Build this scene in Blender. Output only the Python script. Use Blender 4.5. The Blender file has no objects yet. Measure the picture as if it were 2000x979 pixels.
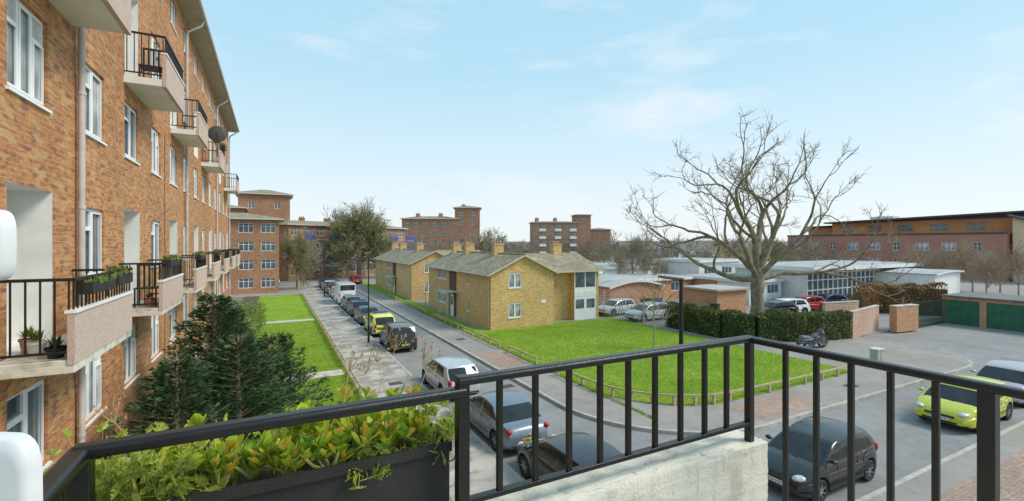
import bpy, bmesh, math, random
from mathutils import Vector, Matrix
rng = random.Random(11)
scene = bpy.context.scene
COL = scene.collection
rad = math.radians
V = Vector

# ------------------------------------------------------------------ materials
def nodes(name):
    m = bpy.data.materials.new(name); m.use_nodes = True
    nt = m.node_tree; b = nt.nodes["Principled BSDF"]
    return m, nt, b
def ramp(nt, fac, stops):
    r = nt.nodes.new("ShaderNodeValToRGB")
    el = r.color_ramp.elements
    while len(el) < len(stops): el.new(0.5)
    for e, (p, c) in zip(el, stops):
        e.position = p; e.color = (c[0], c[1], c[2], 1)
    nt.links.new(fac, r.inputs[0]); return r.outputs[0]
def noise(nt, vec, scale, detail=5, rough=.6):
    n = nt.nodes.new("ShaderNodeTexNoise"); n.inputs["Scale"].default_value = scale
    n.inputs["Detail"].default_value = detail; n.inputs["Roughness"].default_value = rough
    if vec: nt.links.new(vec, n.inputs["Vector"])
    return n.outputs[0]
def coord(nt, kind="Object"):
    return nt.nodes.new("ShaderNodeTexCoord").outputs[kind]
def mixc(nt, a, b, fac, mode='MIX'):
    m = nt.nodes.new("ShaderNodeMix"); m.data_type = 'RGBA'; m.blend_type = mode
    for s, v in ((m.inputs[6], a), (m.inputs[7], b)):
        if isinstance(v, (tuple, list)): s.default_value = (v[0], v[1], v[2], 1)
        else: nt.links.new(v, s)
    if isinstance(fac, (int, float)): m.inputs[0].default_value = fac
    else: nt.links.new(fac, m.inputs[0])
    return m.outputs[2]
def bump(nt, b, h, strength=.3, dist=.02):
    n = nt.nodes.new("ShaderNodeBump"); n.inputs["Strength"].default_value = strength
    n.inputs["Distance"].default_value = dist
    nt.links.new(h, n.inputs["Height"]); nt.links.new(n.outputs[0], b.inputs["Normal"])
def M(name, c1, c2=None, scale=4, rough=.8, metal=0, bmp=0, bscale=40, lo=.35, hi=.65, coat=0, bdist=.01):
    m, nt, b = nodes(name)
    b.inputs["Roughness"].default_value = rough; b.inputs["Metallic"].default_value = metal
    if coat: b.inputs["Coat Weight"].default_value = coat; b.inputs["Coat Roughness"].default_value = .06
    tc = coord(nt)
    if c2 is None: c2 = tuple(x * .8 for x in c1)
    c = ramp(nt, noise(nt, tc, scale), [(lo, c1), (hi, c2)])
    nt.links.new(c, b.inputs["Base Color"])
    if bmp: bump(nt, b, noise(nt, tc, bscale), bmp, bdist)
    return m
def pavemat(name, c1, c2, fine=60, big=.35, patch=(.6, 1.25)):
    m, nt, b = nodes(name); b.inputs["Roughness"].default_value = .88; tc = coord(nt)
    c = ramp(nt, noise(nt, tc, big, 7, .7), [(.3, c1), (.68, c2)])
    c = mixc(nt, c, ramp(nt, noise(nt, tc, fine, 3, .8), [(.3, (patch[0],) * 3), (.7, (patch[1],) * 3)]), .7, 'MULTIPLY')
    c = mixc(nt, c, ramp(nt, noise(nt, tc, 2.2, 6, .75), [(.30, (.78, .77, .76)), (.5, (1, 1, 1)), (.72, (1.12, 1.11, 1.1))]), .8, 'MULTIPLY')
    nt.links.new(c, b.inputs["Base Color"]); bump(nt, b, noise(nt, tc, 130, 3), .5, .01); return m
def wallvec(nt):
    tc = coord(nt); s = nt.nodes.new("ShaderNodeSeparateXYZ"); nt.links.new(tc, s.inputs[0])
    a = nt.nodes.new("ShaderNodeMath"); a.operation = 'ADD'
    nt.links.new(s.outputs[0], a.inputs[0]); nt.links.new(s.outputs[1], a.inputs[1])
    c = nt.nodes.new("ShaderNodeCombineXYZ"); nt.links.new(a.outputs[0], c.inputs[0]); nt.links.new(s.outputs[2], c.inputs[1])
    return c.outputs[0], tc
def brick(name, c1, c2, mortar, dark=None, w=.225, h=.075, ms=.009, rough=.85, flat=False, bias=0, big=.25, offset=.5, light=None):
    m, nt, b = nodes(name); b.inputs["Roughness"].default_value = rough
    if flat: vec = tc = coord(nt)
    else: vec, tc = wallvec(nt)
    t = nt.nodes.new("ShaderNodeTexBrick"); nt.links.new(vec, t.inputs["Vector"])
    t.inputs["Scale"].default_value = 1; t.inputs["Brick Width"].default_value = w; t.inputs["Row Height"].default_value = h
    t.inputs["Mortar Size"].default_value = ms; t.inputs["Mortar Smooth"].default_value = .3; t.inputs["Bias"].default_value = bias
    t.offset = offset
    for k, c in (("Color1", c1), ("Color2", c2), ("Mortar", mortar)): t.inputs[k].default_value = (*c, 1)
    col = t.outputs["Color"]
    mp = nt.nodes.new("ShaderNodeMapping"); mp.inputs["Scale"].default_value = (1/w, 1/h, 1)
    nt.links.new(vec, mp.inputs[0])
    if dark:
        n = noise(nt, mp.outputs[0], .9, 2, .5)
        col = mixc(nt, col, dark, ramp(nt, n, [(.54, (0, 0, 0)), (.63, (.75, .75, .75))]))
    if light:
        mp2 = nt.nodes.new("ShaderNodeMapping"); mp2.inputs["Scale"].default_value = (1/w, 1/h, 1); mp2.inputs["Location"].default_value = (17, 5, 3)
        nt.links.new(vec, mp2.inputs[0]); n = noise(nt, mp2.outputs[0], .8, 2, .5)
        col = mixc(nt, col, light, ramp(nt, n, [(.52, (0, 0, 0)), (.62, (.7, .7, .7))]))
    big_n = noise(nt, tc, big, 6, .65)
    col = mixc(nt, col, ramp(nt, big_n, [(.3, (.78, .77, .76)), (.7, (1.15, 1.12, 1.08))]), .8, 'MULTIPLY')
    nt.links.new(col, b.inputs["Base Color"])
    bump(nt, b, t.outputs["Fac"], -.4, .005)
    return m
def island(name, stops, rough=.6, sub=0.0, spec=.3, nz=0):
    m, nt, b = nodes(name); b.inputs["Roughness"].default_value = rough
    b.inputs["Specular IOR Level"].default_value = spec
    g = nt.nodes.new("ShaderNodeNewGeometry")
    c = ramp(nt, g.outputs["Random Per Island"], stops)
    if nz:
        c = mixc(nt, c, ramp(nt, noise(nt, coord(nt), nz, 3), [(.38, (.5, .55, .5)), (.62, (1.25, 1.2, 1.2))]), .9, 'MULTIPLY')
    nt.links.new(c, b.inputs["Base Color"])
    if sub:
        tr = nt.nodes.new("ShaderNodeBsdfTranslucent"); nt.links.new(c, tr.inputs[0])
        mx = nt.nodes.new("ShaderNodeMixShader"); mx.inputs[0].default_value = sub
        nt.links.new(b.outputs[0], mx.inputs[1]); nt.links.new(tr.outputs[0], mx.inputs[2])
        nt.links.new(mx.outputs[0], nt.nodes["Material Output"].inputs[0])
    return m

red_brick = brick("red_brick", (.55, .235, .085), (.41, .16, .06), (.48, .36, .24), dark=(.19, .10, .07), light=(.60, .38, .17), ms=.0055)
far_brick = brick("far_brick", (.42, .18, .09), (.33, .13, .07), (.40, .29, .21), dark=(.2, .11, .08), light=(.5, .31, .18))
tan_brick = brick("tan_brick", (.68, .45, .17), (.56, .34, .12), (.58, .46, .28), dark=(.38, .23, .11), light=(.74, .56, .28), ms=.007)
school_brick = brick("school_brick", (.46, .17, .12), (.38, .14, .10), (.42, .3, .25))
shed_brick = brick("shed_brick", (.56, .25, .12), (.45, .18, .09), (.5, .38, .28), light=(.6, .38, .2))
tile_roof = brick("roof_tile", (.36, .305, .20), (.29, .245, .16), (.14, .115, .08), w=.25, h=.07, ms=.016, dark=(.26, .24, .14), big=.6, light=(.44, .39, .28))
grey_roof = M("grey_roof", (.20, .19, .18), (.13, .12, .12), 1.2)
dark_edge = M("dark_roof_edge", (.08, .08, .085), (.06, .06, .065), 1.2)
white_paint = M("white_paint", (.86, .85, .82), (.74, .73, .69), 2, .6, bmp=.15, bscale=60)
m, nt, b = nodes("stained_cream_wall"); b.inputs["Roughness"].default_value = .92; tc = coord(nt)
c = ramp(nt, noise(nt, tc, 3.2, 8, .7), [(.36, (.78, .72, .59)), (.52, (.86, .81, .70)), (.66, (.66, .59, .46))])
c = mixc(nt, c, (.36, .32, .23), ramp(nt, noise(nt, tc, 19, 6, .8), [(.58, (0, 0, 0)), (.68, (.8, .8, .8))]))
mp = nt.nodes.new("ShaderNodeMapping"); mp.inputs["Scale"].default_value = (22, 22, 1.6); nt.links.new(tc, mp.inputs[0])
c = mixc(nt, c, (.48, .41, .28), ramp(nt, noise(nt, mp.outputs[0], 1, 4, .6), [(.56, (0, 0, 0)), (.75, (.7, .7, .7))]))
nt.links.new(c, b.inputs["Base Color"]); bump(nt, b, noise(nt, tc, 60, 6, .75), .9, .012); stucco = m
upvc = M("white_upvc", (.88, .89, .9), (.82, .83, .84), 2, .35)
pebble = M("pebbledash", (.72, .56, .48), (.48, .36, .30), 45, .95, bmp=.9, bscale=110)
concrete = M("concrete", (.60, .57, .50), (.42, .39, .34), 3, .9, bmp=.3)
slab_edge = M("mossy_slab", (.70, .67, .58), (.26, .26, .15), 4, .9, bmp=.3, lo=.45, hi=.75)
asphalt = pavemat("asphalt", (.325, .31, .305), (.235, .225, .225))
tarmac = pavemat("tarmac_pavement", (.38, .34, .31), (.275, .245, .225), 70)
tar_dark = pavemat("dark_tarmac_patch", (.24, .235, .235), (.18, .175, .18))
kerb_m = M("kerb_stone", (.50, .47, .43), (.34, .32, .29), 2.5, .9, bmp=.3)
slabs_m = brick("paving_slabs", (.37, .335, .31), (.26, .235, .215), (.17, .16, .13), w=.9, h=.62, ms=.016, flat=True, big=.5, dark=(.58, .54, .48), offset=.4, light=(.50, .47, .42))
block_m = brick("block_paving", (.46, .31, .24), (.36, .24, .19), (.24, .19, .15), w=.2, h=.1, ms=.008, flat=True, dark=(.25, .18, .15))
black_metal = M("black_gloss_metal", (.012, .012, .012), (.018, .018, .018), 12, .35, bmp=.35, bscale=60, bdist=.002)
rail_metal = M("black_rail_paint", (.007, .007, .007), (.012, .012, .012), 12, .26, bmp=.8, bscale=240, bdist=.0018)
black_matt = M("black_matt", (.02, .02, .022), (.03, .03, .03), 8, .55)
planter_m = M("black_plastic", (.014, .013, .013), (.032, .028, .025), 3, .65, bmp=.5, bscale=140)
pipe_m = M("grey_pipe", (.60, .53, .50), (.48, .42, .40), 3, .5)
wood = M("weathered_wood", (.55, .43, .27), (.38, .29, .18), 6, .85, bmp=.4)
timber = brick("timber_cladding", (.58, .27, .11), (.50, .22, .09), (.3, .14, .06), w=3, h=.25, ms=.02)
brown_panel = M("brown_hung_tile", (.16, .075, .05), (.10, .05, .035), 5, .8)
green_paint = M("green_paint", (.03, .15, .08), (.02, .105, .06), 2, .5)
dark_green = M("dark_green_paint", (.015, .05, .03), (.012, .04, .025), 2, .5)
soil = M("soil", (.14, .10, .065), (.08, .055, .035), 10, .95)
bark = M("bark", (.33, .26, .18), (.17, .135, .095), 3, .95, bmp=.8, bscale=14, bdist=.04)
bark_p = M("plane_bark", (.33, .265, .175), (.165, .135, .09), 2.2, .95, bmp=1, bscale=9, bdist=.06, lo=.38, hi=.62)
bark_l = M("pale_bark", (.42, .36, .27), (.26, .22, .16), 4, .95)
twig = island("twigs", [(0, (.27, .205, .13)), (.5, (.36, .28, .175)), (1, (.20, .155, .10))], .9)
twig_far = island("far_twigs", [(0, (.28, .235, .175)), (.5, (.36, .30, .22)), (1, (.22, .185, .14))], .9)
twig_or = island("russet_twigs", [(0, (.34, .24, .16)), (.5, (.42, .30, .20)), (1, (.27, .19, .13))], .9)
twig_green = island("olive_twigs", [(0, (.22, .22, .10)), (.5, (.33, .31, .16)), (1, (.17, .155, .08))], .9)
conifer_m = island("conifer_leaf", [(0, (.025, .065, .028)), (.45, (.05, .11, .045)), (.8, (.09, .17, .06)), (1, (.15, .23, .08))], .7, .25, nz=1.3)
hedge_m = island("hedge_leaf", [(0, (.06, .09, .025)), (.5, (.12, .17, .045)), (.78, (.20, .25, .08)), (1, (.42, .26, .11))], .6, .2, nz=1.2)
beech_m = island("beech_leaf", [(0, (.24, .12, .05)), (.5, (.40, .21, .08)), (1, (.52, .31, .13))], .7, .2, nz=1.2)
bush_m = island("bush_leaf", [(0, (.08, .14, .03)), (.5, (.18, .28, .06)), (1, (.32, .38, .10))], .6, .25, nz=1.5)
grass_m = island("grass_blade", [(0, (.15, .26, .025)), (.5, (.23, .36, .035)), (.88, (.34, .44, .07)), (1, (.44, .43, .16))], .8, .3)
jade_m = island("succulent_leaf", [(0, (.20, .38, .03)), (.45, (.42, .56, .05)), (.80, (.68, .68, .08)), (.92, (.80, .52, .06)), (1, (.72, .28, .05))], .4, .35, .5)
fern_m = island("geranium_leaf", [(0, (.18, .32, .04)), (.5, (.42, .54, .08)), (.85, (.64, .66, .14)), (1, (.60, .48, .18))], .6, .45)
stalk_m = M("greenish_stalk", (.42, .42, .10), (.50, .24, .12), 25, .6, lo=.5, hi=.62)
dry_m = island("dried_flower", [(0, (.38, .26, .12)), (.5, (.52, .38, .2)), (1, (.3, .18, .08))], .9)
m, nt, b = nodes("lawn"); b.inputs["Roughness"].default_value = .95; b.inputs["Specular IOR Level"].default_value = .1
tc = coord(nt)
c = ramp(nt, noise(nt, tc, .38, 10, .8), [(.30, (.15, .245, .03)), (.43, (.205, .33, .032)), (.54, (.26, .385, .04)), (.66, (.35, .41, .09)), (.76, (.38, .36, .15))])
c = mixc(nt, c, ramp(nt, noise(nt, tc, 5, 8, .85), [(.3, (.5, .55, .45)), (.5, (1, 1, .95)), (.7, (1.3, 1.25, 1.15))]), .85, 'MULTIPLY')
nt.links.new(c, b.inputs["Base Color"]); bump(nt, b, noise(nt, tc, 22, 8, .85), 1, .07)
lawn_m = m
ground_m = M("far_ground", (.20, .22, .10), (.22, .18, .12), .05, .95)
def glassm(name, ca, cb, sc, rough=.08):
    m, nt, b = nodes(name); b.inputs["Roughness"].default_value = rough
    vec, tc = wallvec(nt)
    w = nt.nodes.new("ShaderNodeTexWave"); w.inputs["Scale"].default_value = sc; w.inputs["Distortion"].default_value = 2.5
    w.inputs["Detail"].default_value = 2
    nt.links.new(vec, w.inputs[0])
    c = mixc(nt, ca, cb, w.outputs["Fac"])
    c = mixc(nt, c, ramp(nt, noise(nt, tc, .9, 2), [(.4, (.35, .37, .4)), (.6, (1, 1, 1))]), 1, 'MULTIPLY')
    nt.links.new(c, b.inputs["Base Color"]); return m
curtain_glass = glassm("curtained_glass", (.66, .68, .68), (.36, .40, .42), 3.5)
blind_glass = glassm("pale_blind_glass", (.74, .75, .74), (.56, .59, .60), 6)
dark_glass = M("dark_window_glass", (.06, .075, .09), (.20, .225, .25), 1.2, .06)
hall_glass = M("hall_glass", (.03, .04, .05), (.12, .13, .14), .6, .1)
car_glass = M("car_glass", (.012, .014, .016), (.03, .034, .038), 2, .04)
tyre_m = M("tyre", (.02, .02, .02), (.035, .035, .035), 10, .85)
rim_m = M("alloy_rim", (.6, .6, .62), (.45, .45, .47), 6, .3, .7)
trim_m = M("black_trim", (.025, .025, .025), (.04, .04, .04), 8, .6)
lamp_m = M("headlamp_lens", (.75, .77, .8), (.4, .42, .45), 14, .08, .3)
tail_m = M("red_lens", (.55, .01, .01), (.32, .005, .005), 12, .15)
plate_y = M("yellow_plate", (.85, .62, .03), (.8, .57, .03), 3, .4)
plate_w = M("white_plate", (.85, .85, .83), (.8, .8, .78), 3, .4)
ink = M("black_ink", (.01, .01, .01), (.015, .015, .015), 3, .5)
def paint(name, c, metal=.3): return M(name, c, tuple(x * .88 for x in c), 1.5, .3, metal, coat=.6)
p_silver = paint("silver_paint", (.60, .62, .64), .4); p_grey = paint("grey_paint", (.22, .26, .31), .4)
p_black = paint("black_paint", (.016, .017, .021), .1); p_white = paint("white_car_paint", (.84, .85, .86), 0)
p_green = paint("lime_paint", (.58, .60, .05), .2); p_red = paint("red_paint", (.50, .03, .05), .1)
p_navy = paint("navy_paint", (.03, .05, .16), .2); p_slate = paint("slate_paint", (.10, .12, .16), .4); p_mauve = paint("mauve_silver_paint", (.50, .42, .45), .4)
m, nt, b = nodes("police_livery"); b.inputs["Roughness"].default_value = .3; b.inputs["Coat Weight"].default_value = .6
tc = coord(nt); mp = nt.nodes.new("ShaderNodeMapping"); nt.links.new(tc, mp.inputs[0]); mp.inputs["Location"].default_value = (0, 50, .02)
mp.inputs["Scale"].default_value = (1, 0, 1)
ch = nt.nodes.new("ShaderNodeTexChecker"); ch.inputs["Scale"].default_value = 3.2; nt.links.new(mp.outputs[0], ch.inputs[0])
ch.inputs["Color1"].default_value = (.02, .08, .55, 1); ch.inputs["Color2"].default_value = (.75, .85, .02, 1)
sp = nt.nodes.new("ShaderNodeSeparateXYZ"); nt.links.new(tc, sp.inputs[0])
bd = ramp(nt, sp.outputs[2], [(.36, (1, 1, 1)), (.37, (0, 0, 0)), (.80, (0, 0, 0)), (.81, (1, 1, 1))])
nt.links.new(mixc(nt, ch.outputs[0], (.78, .85, .03), bd), b.inputs["Base Color"]); p_police = m
blue_panel = M("blue_panel", (.04, .10, .42), (.04, .08, .3), 2, .6)

# ------------------------------------------------------------------ builders
class MB:
    def __init__(s): s.v = []; s.f = []; s.m = []
    def face(s, pts, mi=0):
        i = len(s.v); s.v += [tuple(p) for p in pts]; s.f.append(tuple(range(i, i + len(pts)))); s.m.append(mi)
    def box(s, x0, x1, y0, y1, z0, z1, mi=0):
        i = len(s.v)
        s.v += [(x, y, z) for z in (z0, z1) for x, y in ((x0, y0), (x1, y0), (x1, y1), (x0, y1))]
        for q in ((3, 2, 1, 0), (4, 5, 6, 7), (0, 1, 5, 4), (1, 2, 6, 5), (2, 3, 7, 6), (3, 0, 4, 7)):
            s.f.append(tuple(i + k for k in q)); s.m.append(mi)
    def bar(s, p, q, w, h, mi=0):
        p = V(p); q = V(q); d = (q - p).normalized(); up = V((0, 0, 1)) if abs(d.z) < .9 else V((1, 0, 0))
        a = d.cross(up).normalized() * w / 2; c = a.cross(d).normalized() * h / 2
        i = len(s.v)
        for e in (p, q): s.v += [tuple(e - a - c), tuple(e + a - c), tuple(e + a + c), tuple(e - a + c)]
        for k in range(4): s.f.append((i + k, i + (k + 1) % 4, i + 4 + (k + 1) % 4, i + 4 + k)); s.m.append(mi)
        s.f.append((i + 3, i + 2, i + 1, i)); s.f.append((i + 4, i + 5, i + 6, i + 7)); s.m += [mi, mi]
    def tube(s, pts, rads, n=6, mi=0, cap=True):
        pts = [V(p) for p in pts]; i0 = len(s.v); prev = None
        for k, p in enumerate(pts):
            d = (pts[min(k + 1, len(pts) - 1)] - pts[max(k - 1, 0)]).normalized()
            if prev is None: a = d.orthogonal().normalized()
            else:
                a = prev - d * prev.dot(d)
                a = a.normalized() if a.length > 1e-4 else d.orthogonal().normalized()
            prev = a; c = d.cross(a)
            for j in range(n):
                t = 2 * math.pi * j / n; s.v.append(tuple(p + (a * math.cos(t) + c * math.sin(t)) * rads[k]))
        for k in range(len(pts) - 1):
            for j in range(n):
                a0 = i0 + k * n + j; a1 = i0 + k * n + (j + 1) % n
                s.f.append((a0, a1, a1 + n, a0 + n)); s.m.append(mi)
        if cap:
            s.f.append(tuple(i0 + j for j in reversed(range(n)))); s.f.append(tuple(i0 + (len(pts) - 1) * n + j for j in range(n))); s.m += [mi, mi]
    def lathe(s, c, prof, axis='z', n=20, mi=0):
        i0 = len(s.v); c = V(c)
        for r, h in prof:
            for j in range(n):
                t = 2 * math.pi * j / n; a, b2 = r * math.cos(t), r * math.sin(t)
                o = {'z': (a, b2, h), 'y': (a, h, b2), 'x': (h, a, b2)}[axis]; s.v.append(tuple(c + V(o)))
        for k in range(len(prof) - 1):
            for j in range(n):
                a0 = i0 + k * n + j; a1 = i0 + k * n + (j + 1) % n
                s.f.append((a0, a1, a1 + n, a0 + n)); s.m.append(mi)
    def ell(s, c, r, mi=0, n=12, h=7):
        i0 = len(s.v)
        for k in range(h + 1):
            ph = math.pi * k / h
            for j in range(n):
                t = 2 * math.pi * j / n
                s.v.append((c[0] + r[0] * math.sin(ph) * math.cos(t), c[1] + r[1] * math.sin(ph) * math.sin(t), c[2] + r[2] * math.cos(ph)))
        for k in range(h):
            for j in range(n):
                a0 = i0 + k * n + j; a1 = i0 + k * n + (j + 1) % n
                s.f.append((a0, a0 + n, a1 + n, a1)); s.m.append(mi)
    def mesh(s, name, mats, smooth=False):
        me = bpy.data.meshes.new(name); me.from_pydata(s.v, [], s.f)
        for mt in mats: me.materials.append(mt)
        me.polygons.foreach_set("material_index", s.m)
        if smooth:
            me.polygons.foreach_set("use_smooth", [True] * len(s.f))
            try: me.set_sharp_from_angle(angle=rad(smooth if smooth > 1 else 45))
            except Exception: pass
        me.update(); return me
    def obj(s, name, mats, parent=None, loc=(0, 0, 0), rz=0, smooth=False, **kw):
        return put(s.mesh(name, mats if isinstance(mats, list) else [mats], smooth), name, parent, loc, rz, **kw)
def put(me, name, parent=None, loc=(0, 0, 0), rz=0, label=None, category=None, kind=None, group=None, sc=None):
    o = bpy.data.objects.new(name, me); COL.objects.link(o); o.location = loc; o.rotation_euler = (0, 0, rz)
    if sc: o.scale = (sc, sc, sc) if isinstance(sc, (int, float)) else sc
    if parent: o.parent = parent
    tag(o, label, category, kind, group); return o
def tag(o, label=None, category=None, kind=None, group=None):
    for k, v2 in (("label", label), ("category", category), ("kind", kind), ("group", group)):
        if v2: o[k] = v2
def root(name, loc, label, category, rz=0, group=None):
    return put(None, name, None, loc, rz, label, category, None, group)
def bevel(o, w=.01, seg=2):
    md = o.modifiers.new("bevel", 'BEVEL'); md.width = w; md.segments = seg; md.limit_method = 'ANGLE'; return o

def facade(mb, o, d, n, L, H, ops, mi=0, z0=0):
    o = V(o); d = V(d); n = V(n)
    xs = sorted({0, L} | {q for p in ops for q in p[:2]}); zs = sorted({z0, H} | {q for p in ops for q in p[2:4]})
    P = lambda s_, z, dep=0: o + d * s_ + V((0, 0, z)) - n * dep
    for i in range(len(xs) - 1):
        run = None
        for j in range(len(zs) - 1):
            cx = (xs[i] + xs[i + 1]) / 2; cz = (zs[j] + zs[j + 1]) / 2
            hole = any(p[0] < cx < p[1] and p[2] < cz < p[3] for p in ops)
            if not hole and run is None: run = zs[j]
            if run is not None and (hole or j == len(zs) - 2):
                top = zs[j] if hole else zs[j + 1]
                mb.face([P(xs[i], run), P(xs[i + 1], run), P(xs[i + 1], top), P(xs[i], top)], mi); run = None
    for p in ops:
        a, b2, c, e, dep = p[:5]; r = p[5] if len(p) > 5 else mi
        for q in (((a, c), (a, e)), ((b2, e), (b2, c)), ((a, e), (b2, e)), ((b2, c), (a, c))):
            mb.face([P(*q[0]), P(*q[1]), P(*q[1], dep), P(*q[0], dep)], r)
        mb.face([P(a, c, dep), P(b2, c, dep), P(b2, e, dep), P(a, e, dep)], p[6] if len(p) > 6 else r)

def win_tpl(w, h, cols, transom=.72, glass=curtain_glass, simple=False):
    f = MB(); g = MB(); s_ = MB(); t = .055
    x0, x1 = -w / 2, w / 2
    f.box(x0, x1, -.03, .04, 0, t); f.box(x0, x1, -.03, .04, h - t, h)
    f.box(x0, x0 + t, -.03, .04, t, h - t); f.box(x1 - t, x1, -.03, .04, t, h - t)
    cw = w / cols
    for i in range(1, cols): f.box(x0 + cw * i - t / 2, x0 + cw * i + t / 2, -.035, .04, t, h - t)
    for i in range(cols):
        if transom and (i % 2 == 0 or simple): f.box(x0 + cw * i + t * .5, x0 + cw * (i + 1) - t * .5, -.033, .03, h * transom - t * .4, h * transom + t * .4)
        if not simple:
            a = x0 + cw * i + t * .55; b2 = x0 + cw * (i + 1) - t * .55; q = .035; lo = t; hi = h * transom - t * .4 if (transom and i % 2 == 0) else h - t
            f.box(a, a + q, -.05, -.0305, lo, hi); f.box(b2 - q, b2, -.05, -.0305, lo, hi)
            f.box(a + q, b2 - q, -.05, -.0305, lo, lo + q); f.box(a + q, b2 - q, -.05, -.0305, hi - q, hi)
    g.box(x0 + .02, x1 - .02, .0, .012, .02, h - .02)
    s_.box(x0 - .05, x1 + .05, -.125, 0.02, -.045, -.003)
    if simple:
        n0 = len(f.v); f.v += g.v; f.f += [tuple(i + n0 for i in q) for q in g.f]; f.m += [1] * len(g.f)
        return f.mesh("window", [upvc, glass])
    return f.mesh("window_frame", [upvc]), g.mesh("glass", [glass]), s_.mesh("sill", [upvc])
def window(tpl, parent, loc, rz):
    if isinstance(tpl, tuple):
        o = put(tpl[0], "window", parent, loc, rz); put(tpl[1], "glass", o); put(tpl[2], "sill", o)
    else: o = put(tpl, "window", parent, loc, rz)
    return o

# ------------------------------------------------------------------ ground
def poly(pts, z, name, mat, thick=0, edge=None, **kw):
    bm = bmesh.new(); vs = [bm.verts.new((x, y, z)) for x, y in pts]; f = bm.faces.new(vs)
    if f.normal.z < 0: f.normal_flip()
    if thick:
        r = bmesh.ops.extrude_face_region(bm, geom=[f])
        for e in r["geom"]:
            if isinstance(e, bmesh.types.BMVert): e.co.z = z
        for v_ in vs: v_.co.z = z - thick
    bmesh.ops.recalc_face_normals(bm, faces=bm.faces[:])
    bmesh.ops.triangulate(bm, faces=bm.faces[:])
    me = bpy.data.meshes.new(name); bm.to_mesh(me); bm.free(); me.materials.append(mat)
    return put(me, name, **kw)
def arc(cx, cy, r, a0, a1, n=14):
    return [(cx + r * math.cos(rad(a0 + (a1 - a0) * i / n)), cy + r * math.sin(rad(a0 + (a1 - a0) * i / n))) for i in range(n + 1)]
poly([(-900, -300), (900, -300), (900, 1200), (-900, 1200)], -.03, "ground", ground_m, kind="structure")
poly([(6.3, -30), (120, -30), (120, 18), (10.7, 18), (10.7, 140), (6.3, 140)], 0, "road", asphalt, kind="structure")
poly([(-30, 84), (6.3, 84), (6.3, 92), (-30, 92)], 0.002, "side_road", asphalt, kind="structure")
poly([(3.4, -10), (6.3, -10), (6.3, 84), (3.4, 84)], .12, "pavement", slabs_m, .2, kind="structure")
poly([(6.304, -10), (70, -10), (70, 6.5), (6.304, 6.5)], .118, "near_pavement", tarmac, .2, kind="structure")
poly([(9, 3.2), (70, 3.2), (70, 5.6), (9, 5.6)], .124, "paved_strip", block_m, kind="structure")
outer = [(10.7, 140), (10.7, 16.1)] + arc(16, 16.1, 5.3, 180, 270) + [(33.2, 10.8)] + arc(33.2, 14.6, 3.8, 270, 360, 8) + [(37, 18)]
poly(outer + [(120, 18), (120, 140)], .12, "pavement", tarmac, .2, kind="structure")
def strip(pts, w, z0, z1, name, mat, **kw):
    mb = MB(); P = [V((x, y, 0)) for x, y in pts]; off = []
    for i, p in enumerate(P):
        d = (P[min(i + 1, len(P) - 1)] - P[max(i - 1, 0)]).normalized(); off.append(V((d.y, -d.x, 0)) * w)
    for i in range(len(P) - 1):
        a, b2, c, e = P[i], P[i + 1], P[i + 1] + off[i + 1], P[i] + off[i]
        up = V((0, 0, z1)); lo = V((0, 0, z0))
        mb.face([a + up, b2 + up, c + up, e + up]); mb.face([a + lo, b2 + lo, b2 + up, a + up]); mb.face([c + lo, e + lo, e + up, c + up])
    return mb.obj(name, mat, **kw)
strip(outer, .14, .0, .132, "kerb", kerb_m, kind="structure")
strip([(6.3, 84), (6.3, 7.5)], .14, 0, .132, "kerb", kerb_m, kind="structure")
strip([(7.2, 6.5), (70, 6.5)], .14, 0, .132, "kerb", kerb_m, kind="structure")
poly([(10.86, 22.3), (12.5, 22.3), (12.5, 25.6), (10.86, 25.6)], .125, "paved_crossing", block_m, kind="structure")
poly([(16.5, 10.96), (20.5, 10.96), (20.5, 12.6), (16.5, 12.6)], .125, "paved_crossing", block_m, kind="structure")
lawnA = [(12.9, 31), (12.9, 18)] + arc(17.1, 17.2, 4.2, 180, 270)[1:] + [(26.6, 13.0), (26.9, 14), (26.9, 31)]
poly(lawnA, .15, "lawn", lawn_m, .05, kind="structure")
poly([(12.9, 31.001), (14.3, 31.001), (14.3, 84), (12.9, 84)], .15, "lawn", lawn_m, .05, kind="structure")
poly([(14.3, 31.001), (26.9, 31.001), (26.9, 32.4), (14.3, 32.4)], .15, "lawn", lawn_m, .05, kind="structure")
for a, c in ((-5, 24.6), (25.8, 43.1), (44.3, 66)):
    poly([(-1.4, a), (3.3, a), (3.3, c), (-1.4, c)], .15, "lawn", lawn_m, .2, kind="structure")
poly([(-3, 24.6), (3.4, 24.6), (3.4, 25.8), (-3, 25.8)], .13, "path", concrete, .2, kind="structure")
poly([(-3, 43.1), (3.4, 43.1), (3.4, 44.3), (-3, 44.3)], .13, "path", concrete, .2, kind="structure")
poly([(-3.06, -5), (-1.4, -5), (-1.4, 66), (-3.06, 66)], .14, "planting_bed", soil, .2, kind="structure")
poly([(-12, 66), (3.4, 66), (3.4, 84), (-12, 84)], .14, "forecourt", tarmac, .2, kind="structure")
poly([(27.2, 18.5), (80, 18.5), (80, 60), (27.2, 60)], .126, "car_park", asphalt, kind="structure")
for (x0, x1, y0, y1) in ((8.9, 10.2, 21, 24), (9.2, 10.4, 33, 36.5), (14, 17.5, 9, 10.1), (26, 31, 8.9, 9.9), (8.8, 10.3, 46, 50)):
    poly([(x0, y0), (x1, y0), (x1, y1), (x0, y1)], .004, "road_patch", tar_dark, kind="structure")
dc = MB(); dc.box(-.3, .3, -.22, .22, 0, .012, 0)
for i in range(6): dc.box(-.25 + i * .09, -.22 + i * .09, -.18, .18, .012, .018, 1)
dcm = dc.mesh("drain_cover", [M("cast_iron", (.12, .11, .10), (.07, .065, .06), 9, .6), black_matt])
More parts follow.
